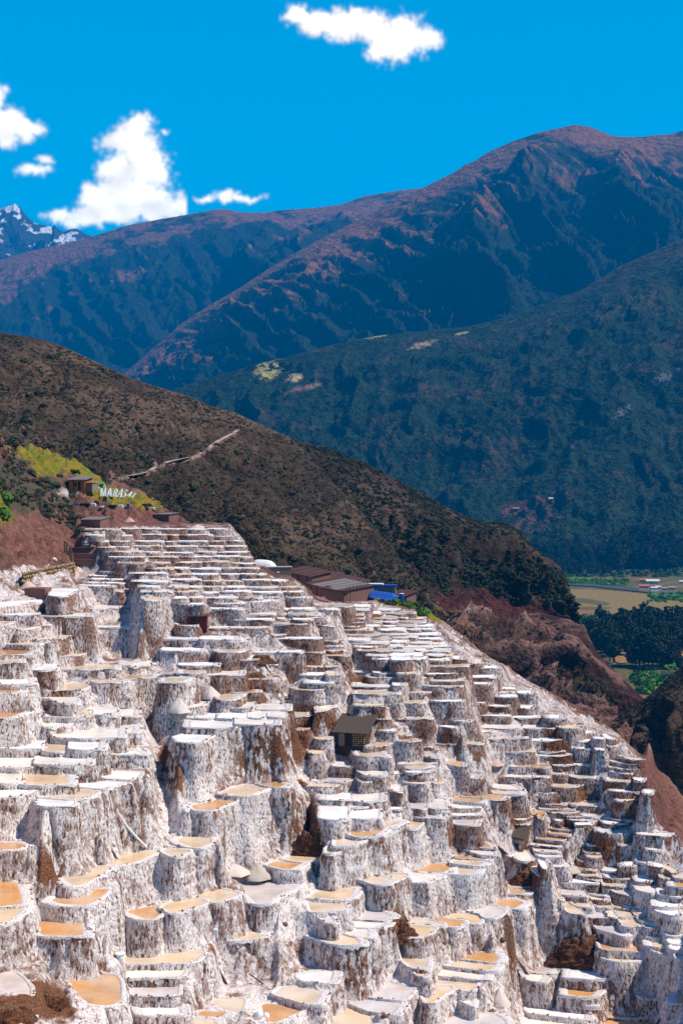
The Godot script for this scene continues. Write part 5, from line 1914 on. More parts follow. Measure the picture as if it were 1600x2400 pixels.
func mound_mesh(rx: float, rz: float, h: float, seed_: int) -> ArrayMesh:     # a lump of clods and earth
	var v := PackedVector3Array()
	var c := PackedColorArray()
	var n := 54
	var rows := 24
	for j in rows:
		var t := float(j) / (rows - 1)
		for i in n:
			var w := -TAU * i / n
			var f := 1.0 - 0.75 * pow(t, 1.15)
			if t > 0.93:
				f = 0.0
			var y := h * minf(1.0, t * 1.06)
			var p := Vector3(cos(w) * rx * f * 1.1, y, sin(w) * rz * f * 1.1)
			var q := p + Vector3(seed_ * 13.0, 0, 0)
			var k := 0.34 * nz.get_noise_3d(q.x * 0.5, q.y * 0.5, q.z * 0.5) + 0.16 * nr.get_noise_3d(q.x * 1.5, q.y * 1.5, q.z * 1.5) + 0.07 * nz.get_noise_3d(q.x * 4.0, q.y * 4.0, q.z * 4.0)
			p *= 1.0 + k
			p.y -= 0.7 * (1.0 - t)
			v.append(p)
			var s := nz.get_noise_3d(q.x * 0.9, q.y * 0.9, q.z * 0.9)
			c.append(Color(0.21, 0.092, 0.045).lerp(Color(0.11, 0.046, 0.024), smoothstep(-0.1, 0.35, s)).lerp(Color(0.42, 0.25, 0.15), smoothstep(0.75, 1.0, t) * 0.5))
	return mesh_of(v, c, grid_index(n, rows, true))

func heap(px: float, py: float, w: float, h: float, col: Color, label: String, called := "salt_heap", peak := 1.15):
	var p := ground(px, py)
	var m: StandardMaterial3D = M.salt_heap.duplicate()
	m.vertex_color_use_as_albedo = false
	m.albedo_color = col.linear_to_srgb()
	var o := put(called, heap_mesh(px_size(p, w) * 0.55, px_size(p, h) * 0.9, int(px), peak), m, null, p)
	tag(o, label, "salt heap" if called == "salt_heap" else "earth heap", "piles of harvested salt" if called == "salt_heap" else "")

func mound(px: float, py: float, w: float, h: float, label: String, deep := 0.8):
	var p := ground(px, py)
	var o := put("earth_mound", mound_mesh(px_size(p, w) * 0.72, px_size(p, w) * 0.72 * deep, px_size(p, h) * 0.6, int(px)), M.earth, null, p)
	tag(o, label, "earth mound", "brown earth mounds between the ponds")

func slab(parent: Node, called: String, a: Vector3, b: Vector3, c: Vector3, d: Vector3, thick: float, mat: Material) -> MeshInstance3D:   # a sheet through four corners (clockwise from above)
	var t := PackedVector3Array()
	var n := (c - a).cross(b - a).normalized() * thick
	hexa(t, [a, b, c, d, a + n, b + n, c + n, d + n])
	return put(called, flat_mesh(t), mat, parent)

# a shed: walls of given width and depth, its roof a slope of boards or sheets; frame is its yaw
func shed(called: String, label: String, at: Vector3, turn: float, w: float, d: float, hf: float, hb: float, wall: Material, roof: Material, strips: int, door := 0.0, door_mat: Material = null, over := 0.35) -> Node3D:
	var th := thing(called, label, "hut" if w < 7.0 else "shed", at, turn)
	var x := w / 2.0
	var z := d / 2.0
	var t := PackedVector3Array()
	# walls as one shell with a sloping top, open below the roof
	hexa(t, [Vector3(-x, -1.5, -z), Vector3(x, -1.5, -z), Vector3(x, -1.5, z), Vector3(-x, -1.5, z), Vector3(-x, hb, -z), Vector3(x, hb, -z), Vector3(x, hf, z), Vector3(-x, hf, z)])
	put("wall", flat_mesh(t), wall, th)
	for i in strips:
		var a := lerpf(-x - over, x + over, float(i) / strips)
		var b := lerpf(-x - over, x + over, float(i + 1) / strips) - 0.03
		var k := (hf - hb) / d
		var lift := 0.03 + 0.03 * (i % 2)
		slab(th, "roof_sheet" if roof != M.wood else "roof_plank", Vector3(a, hb - k * over + lift, -z - over), Vector3(b, hb - k * over + lift, -z - over), Vector3(b, hf + k * over + lift, z + over), Vector3(a, hf + k * over + lift, z + over), 0.07, roof)
	if door > 0.0:
		bx(th, "door", Vector3(door, minf(2.0, hf * 0.85), 0.08), Vector3(0, 0, z + 0.03), door_mat)
	return th

func pole(px: float, py: float, top: float, label: String):
	var p := ground(px, py)
	var h := px_size(p, py - top)
	var o := thing("utility_pole", label, "pole", p, 0.0, "thin poles on the hillside")
	put("post", tube_mesh([Vector3(0, -0.5, 0), Vector3(0, h * 0.5, 0), Vector3(0.03, h, 0)], [0.11, 0.10, 0.08], 7), M.metal_pole, o)
	bx(o, "crossarm", Vector3(0.9, 0.09, 0.09), Vector3(0, h - 0.4, 0), M.metal_pole)

func build_objects():
	var grey := Color(0.62, 0.53, 0.46)
	var cream := Color(0.80, 0.70, 0.62)
	heap(603, 2050, 62, 30, grey, "grey salt cone with a pointed top beside ochre ponds")
	heap(548, 2040, 66, 18, cream, "low pale salt heap left of the grey salt cone")
	heap(985, 2388, 62, 46, cream, "tall cream salt heap against a wall at the bottom of the frame")
	heap(1168, 2350, 44, 38, cream, "cream salt heap below the leaning plank")
	heap(718, 1514, 30, 16, Color(0.72, 0.62, 0.52), "lone small salt cone on a stone-walled terrace")
	heap(418, 1664, 46, 34, cream, "white salt heap left of a pale path on the left slope")
	heap(492, 1632, 40, 28, cream, "white salt bank sloping down to a small tan pond", "salt_heap", 0.9)
	heap(66, 1376, 32, 18, Color(0.72, 0.55, 0.47), "pinkish salt cone left of two at the golden stone wall")
	heap(98, 1379, 28, 13, Color(0.76, 0.60, 0.52), "pinkish salt cone right of two at the golden stone wall")
	heap(183, 1337, 22, 11, Color(0.76, 0.62, 0.54), "small pink salt cone at the right end of the golden wall")
	heap(204, 1431, 18, 12, Color(0.42, 0.26, 0.18), "little brown earth cone on a pale pond edge", "earth_heap")
	heap(464, 1237, 40, 9, Color(0.74, 0.62, 0.55), "pale salt heap at the right end of the topmost terrace")
	heap(316, 1240, 22, 10, Color(0.66, 0.50, 0.43), "small pinkish salt heap on the topmost terrace")
	heap(304, 1222, 24, 12, Color(0.62, 0.42, 0.36), "pinkish earth-stained salt heap above the topmost terrace")
	heap(1160, 1789, 34, 11, Color(0.72, 0.50, 0.40), "orange-pink salt heap on a narrow mid-slope terrace")
	heap(1328, 2036, 52, 12, grey, "wide low grey salt heap below the yellow pond stair")
	heap(755, 2281, 26, 9, Color(0.66, 0.56, 0.44), "flat cream salt heap on a small dry white pond")
	heap(1530, 1947, 26, 9, cream, "small pale salt heap near the right frame edge")
	heap(850, 2060, 34, 10, Color(0.64, 0.48, 0.38), "tan salt heap behind a flat brown bank")
	mound(1365, 2240, 100, 78, "big brown rocky mound in front of the lower right pond grid", 0.7)
	mound(728, 1992, 66, 74, "dark brown earth bluff ending beside ochre ponds", 0.6)
	mound(1236, 2072, 62, 50, "brown earth mound below the leaning mud-brick hut", 0.6)
	mound(935, 2192, 60, 58, "steep flat-topped brown earth bank by pale ponds", 0.6)
	mound(120, 2362, 84, 58, "brown earth mound beside the orange pool at bottom left", 0.7)
	mound(20, 2378, 80, 34, "low brown earth mound in the bottom left corner", 0.8)
	mound(588, 1592, 70, 24, "reddish-brown earth heap in front of long stone walls", 0.6)
	mound(612, 1545, 46, 18, "small brown earth heap beside the white sacks", 0.6)
	# sacks, tub, block, planks
	var th := thing("salt_tub", "white plastic tub standing at the corner of the tan ponds", "tub", ground(282, 2258))
	var p := ground(282, 2258)
	var s := px_size(p, 24)
	put("body", tube_mesh([Vector3(0, 0, 0), Vector3(0, s * 0.5, 0), Vector3(0, s, 0)], [s * 0.30, s * 0.38, s * 0.46], 14), M.white, th)
	put("lip", tube_mesh([Vector3(0, s * 0.93, 0), Vector3(0, s * 1.03, 0)], [s * 0.5, s * 0.5], 14), M.white, th)
	p = ground(502, 2197)
	s = px_size(p, 18)
	tag(put("salt_block", box_mesh(Vector3(s * 0.9, s * 1.2, s * 0.7), s * 0.15), M.white, null, p), "whitish block standing at the foot of a crusted wall", "block")
	for q in [[606, 2390, 26, 24, "plump white sack leaning left at the bottom of the frame"], [622, 2392, 24, 20, "white sack leaning right at the bottom of the frame"], [628, 1560, 30, 9, "long white sack lying on a terrace beside brown earth"], [642, 1561, 24, 9, "short white sack lying beside the long one"], [650, 1635, 20, 12, "left pale boulder-like sack on the bright terrace"], [664, 1634, 22, 11, "right pale boulder-like sack on the bright terrace"], [128, 1316, 16, 10, "white sack on the track above the golden stone wall"], [202, 1291, 12, 8, "white sack under the wooden stair rail"]]:
		p = ground(q[0], q[1])
		var o := put("salt_sack", rock_mesh(int(q[0]), 2), M.white, null, p)
		o.transform = Transform3D(Basis(Vector3.UP, q[0]).scaled(Vector3(px_size(p, q[2]) * 0.55, px_size(p, q[3]) * 0.6, px_size(p, q[2]) * 0.4)), p + Vector3(0, px_size(p, q[3]) * 0.4, 0))
		tag(o, q[4], "sack", "white sacks lying about the terraces")
	for q in [[1172, 2266, 1189, 2320, "weathered plank leaning against the crusted wall"], [584, 2282, 622, 2310, "short pole lying aslant on a crusted bank"]]:
		var a := ground(q[2], q[3])
		var b := ray(q[0], q[1]) * (-a.z + 0.8)
		var dir := b - a
		var t := put("plank", tube_mesh([a, a.lerp(b, 0.5), b], [0.10, 0.09, 0.08], 5), M.wood)
		tag(t, q[4], "plank", "")
	# round edges of pipes running down the big crusted wall on the left
	var pipe := [ground(276, 1910) + Vector3(0, 0.5, 0.4), ground(300, 1945) + Vector3(0, 0.5, 0.5), ground(322, 1970) + Vector3(0, 0.5, 0.5), ground(345, 1990) + Vector3(0, 0.35, 0.4)]
	tag(put("salt_pipe", tube_mesh(pipe, [0.16, 0.17, 0.17, 0.16], 8), M.white), "pale crusted pipe slanting down the big white wall", "pipe")
	boulders()
	huts()
	golden_wall()
	stair_rail()
	plateau()
	people()

func boulders():
	var mats := []
	for c in [Color(0.34, 0.23, 0.17), Color(0.62, 0.58, 0.56), Color(0.42, 0.20, 0.07)]:
		var m: StandardMaterial3D = M.stone.duplicate()
		m.vertex_color_use_as_albedo = false
		m.albedo_color = (c * 2.2).clamp().linear_to_srgb()
		mats.append(m)
	for q in [[1470, 2345, 18, 0, "rust-brown boulder at the foot of the long dark wall"], [1440, 2350, 14, 0, "dark boulder left of the rust-brown one"], [1425, 2362, 16, 1, "pale crusted stone above the bottom right ponds"], [1395, 2303, 26, 1, "flat pale slab of rock on the orange pond edge"], [125, 1985, 20, 2, "rust-orange rock on the white bank at left"], [1152, 2375, 22, 0, "brown clod on the rim of a bottom grey pond"], [900, 2385, 18, 0, "brown clod beside the tall cream salt heap"], [130, 1655, 34, 0, "broken brown wall stones under a pale pond"], [160, 1662, 26, 1, "grey fallen wall slab under a pale pond"], [105, 1598, 18, 2, "ochre-stained rock beside the left tan pond"], [700, 1836, 20, 2, "orange lichened stone at the end of the ochre pond"], [712, 1844, 22, 0, "dark stone pile behind the crusted wall"], [1500, 2030, 12, 1, "upright grey stone between right-hand pools"], [1505, 2068, 14, 1, "squat pale stone at the white right-hand pool"], [1545, 2050, 14, 0, "brown stone post near the right frame edge"], [668, 2170, 16, 0, "brown clod at the foot of a fluted wall"], [1178, 2205, 16, 0, "reddish slab by a salty gully"], [1340, 2345, 20, 1, "white-capped stone left of the orange pond"]]:
		var p := ground(q[0], q[1])
		var s := px_size(p, q[2]) * 0.5
		var o := put("boulder", rock_mesh(int(q[0] + q[1]), 2), mats[q[3]], null, p)
		o.transform = Transform3D(Basis(Vector3.UP, q[0]).scaled(Vector3(s * 1.1, s * 0.8, s)), p + Vector3(0, s * 0.35, 0))
		tag(o, q[4], "boulder", "loose stones among the ponds")

func huts():
	# the leaning mud-brick hut low on the slope
	var p := ground(1192, 1986)
	var h := px_size(p, 44)
	var w := px_size(p, 74)
	var th := shed("mud_brick_hut", "leaning mud-brick hut with a dark sagging plank roof among the ponds", p + Vector3(0, 0, 0.8), -0.42, w, 3.0, h * 0.86, h * 1.25, M.mud, M.wood, 7, 0.0, null, 0.3)
	th.rotation.z = -0.10
	for r in 3:
		for k in 6:
			var o := bx(th, "adobe_brick", Vector3(w / 6.4, h * 0.2, 0.10), Vector3(-w / 2 + w / 6.0 * (k + 0.5 - 0.25 * (r % 2)) + 0.1, 0.15 + r * h * 0.235, 1.47), M.bricks[(k * 2 + r) % 3])
			o.rotation.z = 0.02 * ((k + r) % 3 - 1)
	bx(th, "shutter", Vector3(0.9, 1.0, 0.08), Vector3(w * 0.27, h * 0.15, 1.6), M.dark)
	# stone hut with the plank roof, dug into the terraces
	p = ground(832, 1744)
	h = px_size(p, 58)
	w = px_size(p, 66)
	th = shed("stone_hut", "stone hut with a sloping plank roof dug into the terraces", p + Vector3(0, 0, -0.2), -0.30, w, 4.0, h * 0.62, h * 1.0, M.dark_stone, M.wood, 8, 0.0, null, 0.8)
	bx(th, "doorway", Vector3(w * 0.24, h * 0.55, 0.1), Vector3(-w * 0.12, 0, 2.03), M.dark)
	bx(th, "plastered_panel", Vector3(w * 0.22, h * 0.5, 0.12), Vector3(-w * 0.36, 0.02, 2.05), M.white_wash)
	for r in 7:
		for k in 5:
			var o := put("stone", rock_mesh(r * 5 + k, 0), M.stones[(r + k * 2) % 3], th, Vector3(w * (0.08 + 0.095 * k), 0.2 + r * h * 0.08, 2.02))
			o.scale = Vector3(w * 0.05, h * 0.038, 0.16)
	# red doorway under the terrace wall
	p = ground(462, 1474)
	h = px_size(p, 30)
	w = px_size(p, 46)
	th = shed("red_doorway_hut", "dark red hut front with black doorway under a terrace wall", p + Vector3(0, 0, -0.6), 0.05, w, 3.0, h, h * 1.05, M.maroon, M.rust_roof, 4, 0.0, null, 0.3)
	bx(th, "doorway", Vector3(w * 0.28, h * 0.9, 0.08), Vector3(-w * 0.16, 0, 1.52), M.dark)
	bx(th, "door", Vector3(w * 0.36, h * 0.92, 0.10), Vector3(w * 0.2, 0, 1.53), M.maroon)
	bx(th, "door_post", Vector3(0.14, h * 0.94, 0.14), Vector3(0, 0, 1.55), M.wood)
	# small dark block hut above the topmost terrace
	p = ground(220, 1236)
	h = px_size(p, 22)
	w = px_size(p, 52)
	th = shed("brick_store", "low reddish mud store with a flat dark roof above the top terrace", p + Vector3(0, 0, -1.5), -0.35, w, 3.6, h * 0.8, h * 1.05, M.adobe, M.grey_roof, 4, 0.0, null, 0.25)
	p = ground(388, 1222)
	h = px_size(p, 20)
	w = px_size(p, 42)
	shed("red_store", "small red mud store with a flat roof right of the top terrace", p + Vector3(0, 0, -1.5), -0.5, w, 3.6, h * 0.8, h * 0.95, M.adobe, M.grey_roof, 4, 0.0, null, 0.3)
	# the long sheds above the terraces
	var d0 := 386.0
	long_shed("long_shed", "left long maroon shed with a low sheet roof", [668, 1338, 388, 730, 1352, 380], 13, 30, M.adobe, M.rust_roof, 7)
	long_shed("wide_shed", "wide shed with grey and rust roof sheets and pink mud walls", [722, 1366, 378, 806, 1386, 366], 22, 44, M.adobe, M.grey_roof, 12)
	long_shed("open_shed", "open-sided shed with a rust roof right of the wide shed", [806, 1388, 366, 862, 1374, 380], 18, 26, M.adobe, M.rust_roof, 6)
	long_shed("back_shed", "narrow rust-roofed shed behind the wide shed", [766, 1352, 396, 850, 1372, 392], 12, 22, M.dark_stone, M.rust_roof, 8)
	long_shed("hillside_store", "tiny dark store with rust roof at the foot of the hillside", [758, 1350, 402, 790, 1352, 400], 12, 16, M.dark_stone, M.rust_roof, 3)
	long_shed("pink_store", "small pink-roofed store right of the blue tarpaulin", [918, 1392, 388, 952, 1396, 384], 14, 16, M.adobe, M.rust_roof, 3)
	for k in 7:
		var a := S(812 + k * 8.0, 1404 - k * 2.6, 365.5 + k * 2.2)
		tag(put("shed_post", tube_mesh([a + Vector3(0, -0.6, 0), a + Vector3(0, 2.7, 0)], [0.09, 0.08], 6), M.wood), "%s wooden post under the open shed roof" % ["leftmost", "second", "third", "middle", "fifth", "sixth", "rightmost"][k], "post", "posts of the open shed")
	# white vaulted salt store and its low wall
	var v := PackedVector3Array()
	var a := S(588, 1330, 384)
	var b := S(655, 1336, 380)
	for j in 8:
		for i in 14:
			var t := float(i) / 13.0
			var w2 := PI * j / 7.0
			var q := a.lerp(b, t) + Vector3(0, -0.4, 0)
			var sag := 1.0 - pow(absf(t - 0.45) * 1.9, 4.0)
			v.append(q + Vector3(0, sin(w2) * 2.4 * maxf(sag, 0.15), 2.6 * cos(w2)))
	tag(put("white_canopy", mesh_of(v, PackedColorArray(), grid_index(14, 8)), M.white), "white domed sheet covering stored salt beside the sheds", "canopy")
	var w1 := thing("low_wall", "low pale wall in front of the white domed cover", "wall", S(648, 1340, 377), 0.1)
	bx(w1, "wall_body", Vector3(6.4, 2.2, 0.5), Vector3(0, -1.2, 0), M.white_wash)
	bx(w1, "coping", Vector3(6.8, 0.18, 0.7), Vector3(0, 1.0, 0), M.white)
	# blue tarpaulin draped over a stack
	var tv := PackedVector3Array()
	a = S(866, 1388, 374)
	b = S(936, 1398, 372)
	for j in 9:
		for i in 24:
			var t := float(i) / 23.0
			var f := float(j) / 8.0
			var q := a.lerp(b, t)
			var fold := 0.14 * nz.get_noise_2d(i * 0.5, j * 0.4)
			var top := 1.5 - 0.4 * smoothstep(0.75, 1.0, t)
			tv.append(q + Vector3(fold, -1.0 + top * (smoothstep(0.0, 0.5, f) if f < 0.55 else 1.0 - 0.3 * (f - 0.55)) + fold, 1.4 - 3.2 * f))
	tag(put("blue_tarpaulin", mesh_of(tv, PackedColorArray(), grid_index(24, 9)), M.blue_tarp), "bright blue tarpaulin draped over a stack beside the sheds", "tarpaulin")
	var pile := thing("covered_stack", "white-topped stack with a blue sheet edge behind the tarpaulin", "stack", S(890, 1384, 382), -0.12)
	bx(pile, "stack_body", Vector3(7.0, 1.6, 2.4), Vector3(0, -0.6, 0), M.white_wash)
	bx(pile, "blue_sheet", Vector3(7.3, 0.3, 2.7), Vector3(0.1, 1.0, 0), M.blue_tarp)
	bx(pile, "white_sheet", Vector3(4.2, 0.25, 2.5), Vector3(-1.4, 1.31, 0), M.white)
	var barrel := thing("blue_barrel", "blue and white barrel at the right end of the tarpaulin", "barrel", S(941, 1404, 371))
	put("drum", tube_mesh([Vector3(0, -0.4, 0), Vector3(0, 1.1, 0)], [0.5, 0.5], 12), M.blue_tarp, barrel)
	put("lid", tube_mesh([Vector3(0, 1.1, 0), Vector3(0, 1.22, 0)], [0.52, 0.5], 12), M.white, barrel)
	pole(717, 1338, 1302, "left pole behind the long sheds")
	pole(738, 1344, 1306, "right pole behind the long sheds")
	pole(914, 1376, 1352, "short pole behind the blue tarpaulin")

func long_shed(called: String, label: String, line: Array, h_px: float, back_px: float, wall: Material, roof: Material, strips: int):
	# front wall along a line of two view points; the roof rises backwards from it
	var a := S(line[0], line[1], line[2])
	var b := S(line[3], line[4], line[5])
	var mid := (a + b) * 0.5
	var dir := b - a
	var len := Vector2(dir.x, dir.z).length()
	var h := px_size(mid, h_px)
	var th := thing(called, label, "shed", mid, -atan2(dir.z, dir.x))
	var fall := dir.y
	var deep := px_size(mid, back_px) * 2.2
	var t := PackedVector3Array()
	var x := len / 2.0
	var ya := -fall / 2.0
	var yb := fall / 2.0
	hexa(t, [Vector3(-x, ya - 2.0 - h, -deep), Vector3(x, yb - 2.0 - h, -deep), Vector3(x, yb - 2.0 - h, 0), Vector3(-x, ya - 2.0 - h, 0), Vector3(-x, ya + 0.5, -deep), Vector3(x, yb + 0.5, -deep), Vector3(x, yb, 0), Vector3(-x, ya, 0)])
	put("wall", flat_mesh(t), wall, th)
	for i in strips:
		var f0 := float(i) / strips
		var f1 := float(i + 1) / strips - 0.012
		var x0 := lerpf(-x - 0.5, x + 0.5, f0)
		var x1 := lerpf(-x - 0.5, x + 0.5, f1)
		var y0 := lerpf(ya, yb, f0) + 0.08 + 0.04 * (i % 2)
		var y1 := lerpf(ya, yb, f1) + 0.08 + 0.04 * (i % 2)
		var m := roof
		if roof == M.grey_roof and (i < 2 or i > strips - 3):
			m = M.rust_roof
		slab(th, "roof_sheet", Vector3(x0, y0 + 0.75, -deep - 0.4), Vector3(x1, y1 + 0.75, -deep - 0.4), Vector3(x1, y1 - 0.12, 0.7), Vector3(x0, y0 - 0.12, 0.7), 0.06, m)
	var posts := maxi(3, strips / 2)
	for i in posts:
		var f := (i + 0.5) / posts
		bx(th, "wall_post", Vector3(0.16, h + 1.0, 0.12), Vector3(lerpf(-x, x, f), lerpf(ya, yb, f) - h - 1.05, 0.08), M.wood)

func golden_wall():
	var th := thing("stone_wall", "golden rubble stone retaining wall along the track at left", "wall", ground(118, 1374))
	var o := th.position
	var a := ground(55, 1380) - o
	var b := ground(176, 1352) - o
	var k := 0
	var core := PackedVector3Array()
	for e in [[a, b]]:
		var top0 := Vector3(0, px_size(o, 34), 0)
		hexa(core, [a + Vector3(-0.5, -1, -1.2), b + Vector3(-0.5, -1, -1.2), b + Vector3(0, -1, 0), a + Vector3(0, -1, 0), a + Vector3(-0.5, 0, -1.2) + top0, b + Vector3(-0.5, 0, -1.2) + top0, b + top0, a + top0])
	put("core", flat_mesh(core), M.dark_stone, th)
	for r in 5:
		for i in 30:
			var t := (i + 0.5 * (r % 2) + rng.randf_range(-0.2, 0.2)) / 30.0
			var p := a.lerp(b, clampf(t, 0.0, 1.0)) + Vector3(0, -0.1 + r * 0.66 + rng.randf_range(-0.08, 0.08), 0.05)
			var s: MeshInstance3D = put("stone", rock_mesh(k % 5 + 40, 0) if k < 5 else wall_stones[k % 5], M.stones[(k * 7 + r) % 3], th, p)
			if k < 5:
				wall_stones.append(s.mesh)
			s.transform = Transform3D(Basis(Vector3.UP, -0.9).scaled(Vector3(rng.randf_range(0.3, 0.44), rng.randf_range(0.28, 0.38), 0.3)), p)
			k += 1
	# brick-faced end of the wall below the salt cones
	var q := ground(85, 1404)
	var blk := thing("mud_block", "square dark mud block holding the two salt cones", "block", q + Vector3(0, 0, -1.6), -0.15)
	bx(blk, "block_body", Vector3(px_size(q, 50), px_size(q, 28), 3.0), Vector3(0, -0.2, 0), M.adobe)

var wall_stones := []

func stair_rail():
	var th := thing("stair_rail", "wooden post-and-rail fence beside the steps at the left", "fence", ground(165, 1300))
	var o := th.position
	var tops := []
	for q in [[152, 1297, 1268], [157, 1303, 1272], [164, 1312, 1280], [168, 1318, 1284], [191, 1293, 1271], [212, 1285, 1271], [228, 1286, 1274], [237, 1291, 1272]]:
		var a := ground(q[0], q[1]) - o
		var b := a + Vector3(0, px_size(o, q[1] - q[2]), 0)
		put("post", tube_mesh([a - Vector3(0, 0.6, 0), b], [0.16, 0.14], 6), M.wood, th)
		tops.append(b - Vector3(0, 0.15, 0))
	for e in [[0, 1], [1, 2], [2, 3], [4, 5], [5, 6], [6, 7]]:
		put("rail", tube_mesh([tops[e[0]], tops[e[1]]], [0.10, 0.10], 6), M.wood, th)
	var st := thing("stone_steps", "squat brown stone landing under the wooden rail", "steps", ground(208, 1316))
	for k in 3:
		bx(st, "step", Vector3(7.4 - k * 0.5, 1.1, 3.0 - k * 0.6), Vector3(0, -0.6 + k * 1.1, -0.5 - k * 0.3), M.adobe if k < 2 else M.dark_stone)

func plateau():
	# the orange hut, its bins and the letters on the grass bank
	var p := ground(188, 1146)
	var h := px_size(p, 30)
	var w := px_size(p, 40)
	var th := shed("orange_hut", "orange-walled hut with a pale sheet roof on the grassy shelf", p + Vector3(0, -0.3, -1.0), -0.25, w, 4.0, h * 0.82, h * 1.05, M.orange, M.grey_roof, 5, 0.0, null, 0.5)
	bx(th, "window", Vector3(w * 0.14, h * 0.3, 0.08), Vector3(-w * 0.08, h * 0.3, 2.02), M.dark)
	bx(th, "door", Vector3(w * 0.16, h * 0.7, 0.08), Vector3(w * 0.16, 0, 2.03), M.dark)
	bx(th, "corner_post", Vector3(0.2, h * 0.85, 0.2), Vector3(-w * 0.22, 0, 2.08), M.wood)
	bx(th, "annexe", Vector3(w * 0.42, h * 0.6, 3.2), Vector3(w * 0.68, -0.2, -0.2), M.white_wash)
	bx(th, "annexe_roof", Vector3(w * 0.5, 0.12, 3.8), Vector3(w * 0.68, h * 0.6 - 0.15, -0.2), M.dark)
	for q in [[220, 1147, 9, 16, "green bin standing against the white annexe"], [239, 1145, 8, 13, "green bin with a slanted lid right of the hut"]]:
		var g := ground(q[0], q[1])
		var bin := thing("waste_bin", q[4], "bin", g, 0.2)
		bx(bin, "body", Vector3(px_size(g, q[2]), px_size(g, q[3]) * 0.85, 0.9), Vector3.ZERO, M.green_plastic)
		bx(bin, "lid", Vector3(px_size(g, q[2]) * 1.1, 0.14, 1.05), Vector3(0, px_size(g, q[3]) * 0.85, 0.05), M.green_plastic, Vector3(0.25, 0, 0))
	# white letters laid on the bank: each stands where the slope is
	var text := "MARASAL"
	var spots := [[245, 1162, 16], [259, 1163, 12], [272, 1163, 12], [284, 1163, 11], [295, 1164, 11], [306, 1165, 10], [316, 1168, 9]]
	var sign_ := thing("hillside_letters", "big white letters laid out on the grassy bank", "sign", ground(270, 1170))
	var font := SystemFont.new()
	font.font_names = PackedStringArray(["Droid Sans"])
	font.font_weight = 700
	for i in text.length():
		var g := ground(spots[i][0], spots[i][1] + 8.0)
		var tm := TextMesh.new()
		tm.text = text[i]
		tm.font = font
		tm.font_size = 64
		tm.pixel_size = px_size(g, 22.0) / 46.0
		tm.depth = 0.25
		var o := put("letter", tm, M.letter, sign_)
		var lean := 0.75 if i < 5 else 1.05
		o.transform = Transform3D(Basis(Vector3.UP, -0.12 - 0.1 * i) * Basis(Vector3.RIGHT, -lean * 0.75) * Basis(Vector3(0, 0, 1), 0.12 - 0.10 * i * 0.6), g + Vector3(0, 1.5, 0.9) - sign_.position)
		o.scale = Vector3(0.62, 1.0, 1.0) if i < 5 else Vector3(0.5, 0.7, 1.0)
	pole(251, 1198, 1118, "tall thin pole in front of the hillside letters")
	pole(157, 1098, 1070, "thin pole on the upper grass shelf")
	pole(68, 1056, 1018, "thin pole above the grassy shelf at far left")
	pole(82, 1056, 1040, "short lamp-like pole above the grassy shelf")
	# bits and pieces along the lip of the shelf
	for q in [[182, 1182, 7, 6, M.blue_tarp, "left blue bundle at the lip of the shelf"], [200, 1184, 22, 8, M.dark, "dark stacked crate at the lip of the shelf"], [219, 1184, 12, 7, M.white, "white crate beside the dark one"], [240, 1188, 8, 5, M.white, "small white crate near the tall pole"], [262, 1188, 22, 8, M.dark, "dark stall counter under the letters"], [284, 1188, 10, 8, M.white, "white covered stall under the letters"], [301, 1188, 6, 11, M.blue_tarp, "blue upright barrel under the letters"], [340, 1192, 16, 6, M.dark, "low dark cart right of the letters"], [358, 1192, 10, 6, M.white, "pale bundle right of the letters"]]:
		var g := ground(q[0], q[1] + 3)
		var o := put("crate", box_mesh(Vector3(px_size(g, q[2]), px_size(g, q[3]), 1.0), 0.1), q[4], null, g)
		tag(o, q[5], "crate", "goods along the lip of the shelf")
	var xf := []
	var cc := []
	for n in 620:
		var bx0 := rng.randf_range(-20.0, 190.0)
		var line := 1085.0 + bx0 * 0.75
		var by := line + rng.randf_range(-60.0, 70.0) * (1.0 - bx0 / 320.0)
		if n > 480:
			bx0 = rng.randf_range(880.0, 1060.0)
			by = 1402.0 + (bx0 - 880.0) * 0.24 + rng.randf_range(-10.0, 8.0)
		if nz.get_noise_2d(bx0 * 0.03, by * 0.03) + rng.randf() * 0.4 < 0.05:
			continue
		var g := ground(bx0, by)
		var sz := rng.randf_range(0.35, 1.05)
		xf.append(Transform3D(Basis(Vector3.UP, rng.randf() * TAU).scaled(Vector3(sz, sz * 0.8, sz)), g))
		cc.append([Color(0.035, 0.045, 0.022), Color(0.06, 0.055, 0.03), Color(0.03, 0.032, 0.022), Color(0.10, 0.09, 0.03)][rng.randi() % 4])
	stuff("bank_undergrowth", bush_mesh(55, 34), xf, cc, M.leaf, "dark scrub over the left crag and along the terrace edge")
	# bushes round the hut and on the left bank
	var k := 0
	for q in [[110, 1128, 22, 16], [130, 1140, 24, 16], [158, 1132, 20, 14], [175, 1108, 26, 14], [168, 1166, 22, 16], [140, 1118, 18, 12], [15, 1175, 40, 40], [8, 1210, 40, 30], [45, 1160, 26, 16], [105, 1185, 20, 16], [160, 1235, 18, 14], [72, 1112, 24, 20], [60, 1090, 26, 18], [95, 1160, 24, 14], [120, 1200, 18, 12], [928, 1416, 40, 26], [962, 1424, 46, 26], [990, 1436, 34, 20], [905, 1412, 26, 20], [1010, 1436, 24, 8], [1046, 1442, 20, 8]]:
		var g := ground(q[0], q[1])
		var bright: bool = q[0] > 900 and q[0] < 1000 or q[0] < 20
		var o := put("bush", bush_mesh(200 + k, 90), M.bright_leaf if bright else M.leafs[k % 2], null, g)
		var sx := px_size(g, q[2]) * 0.55
		o.transform = Transform3D(Basis(Vector3.UP, k * 1.3).scaled(Vector3(sx, px_size(g, q[3]) * 0.75, sx)), g)
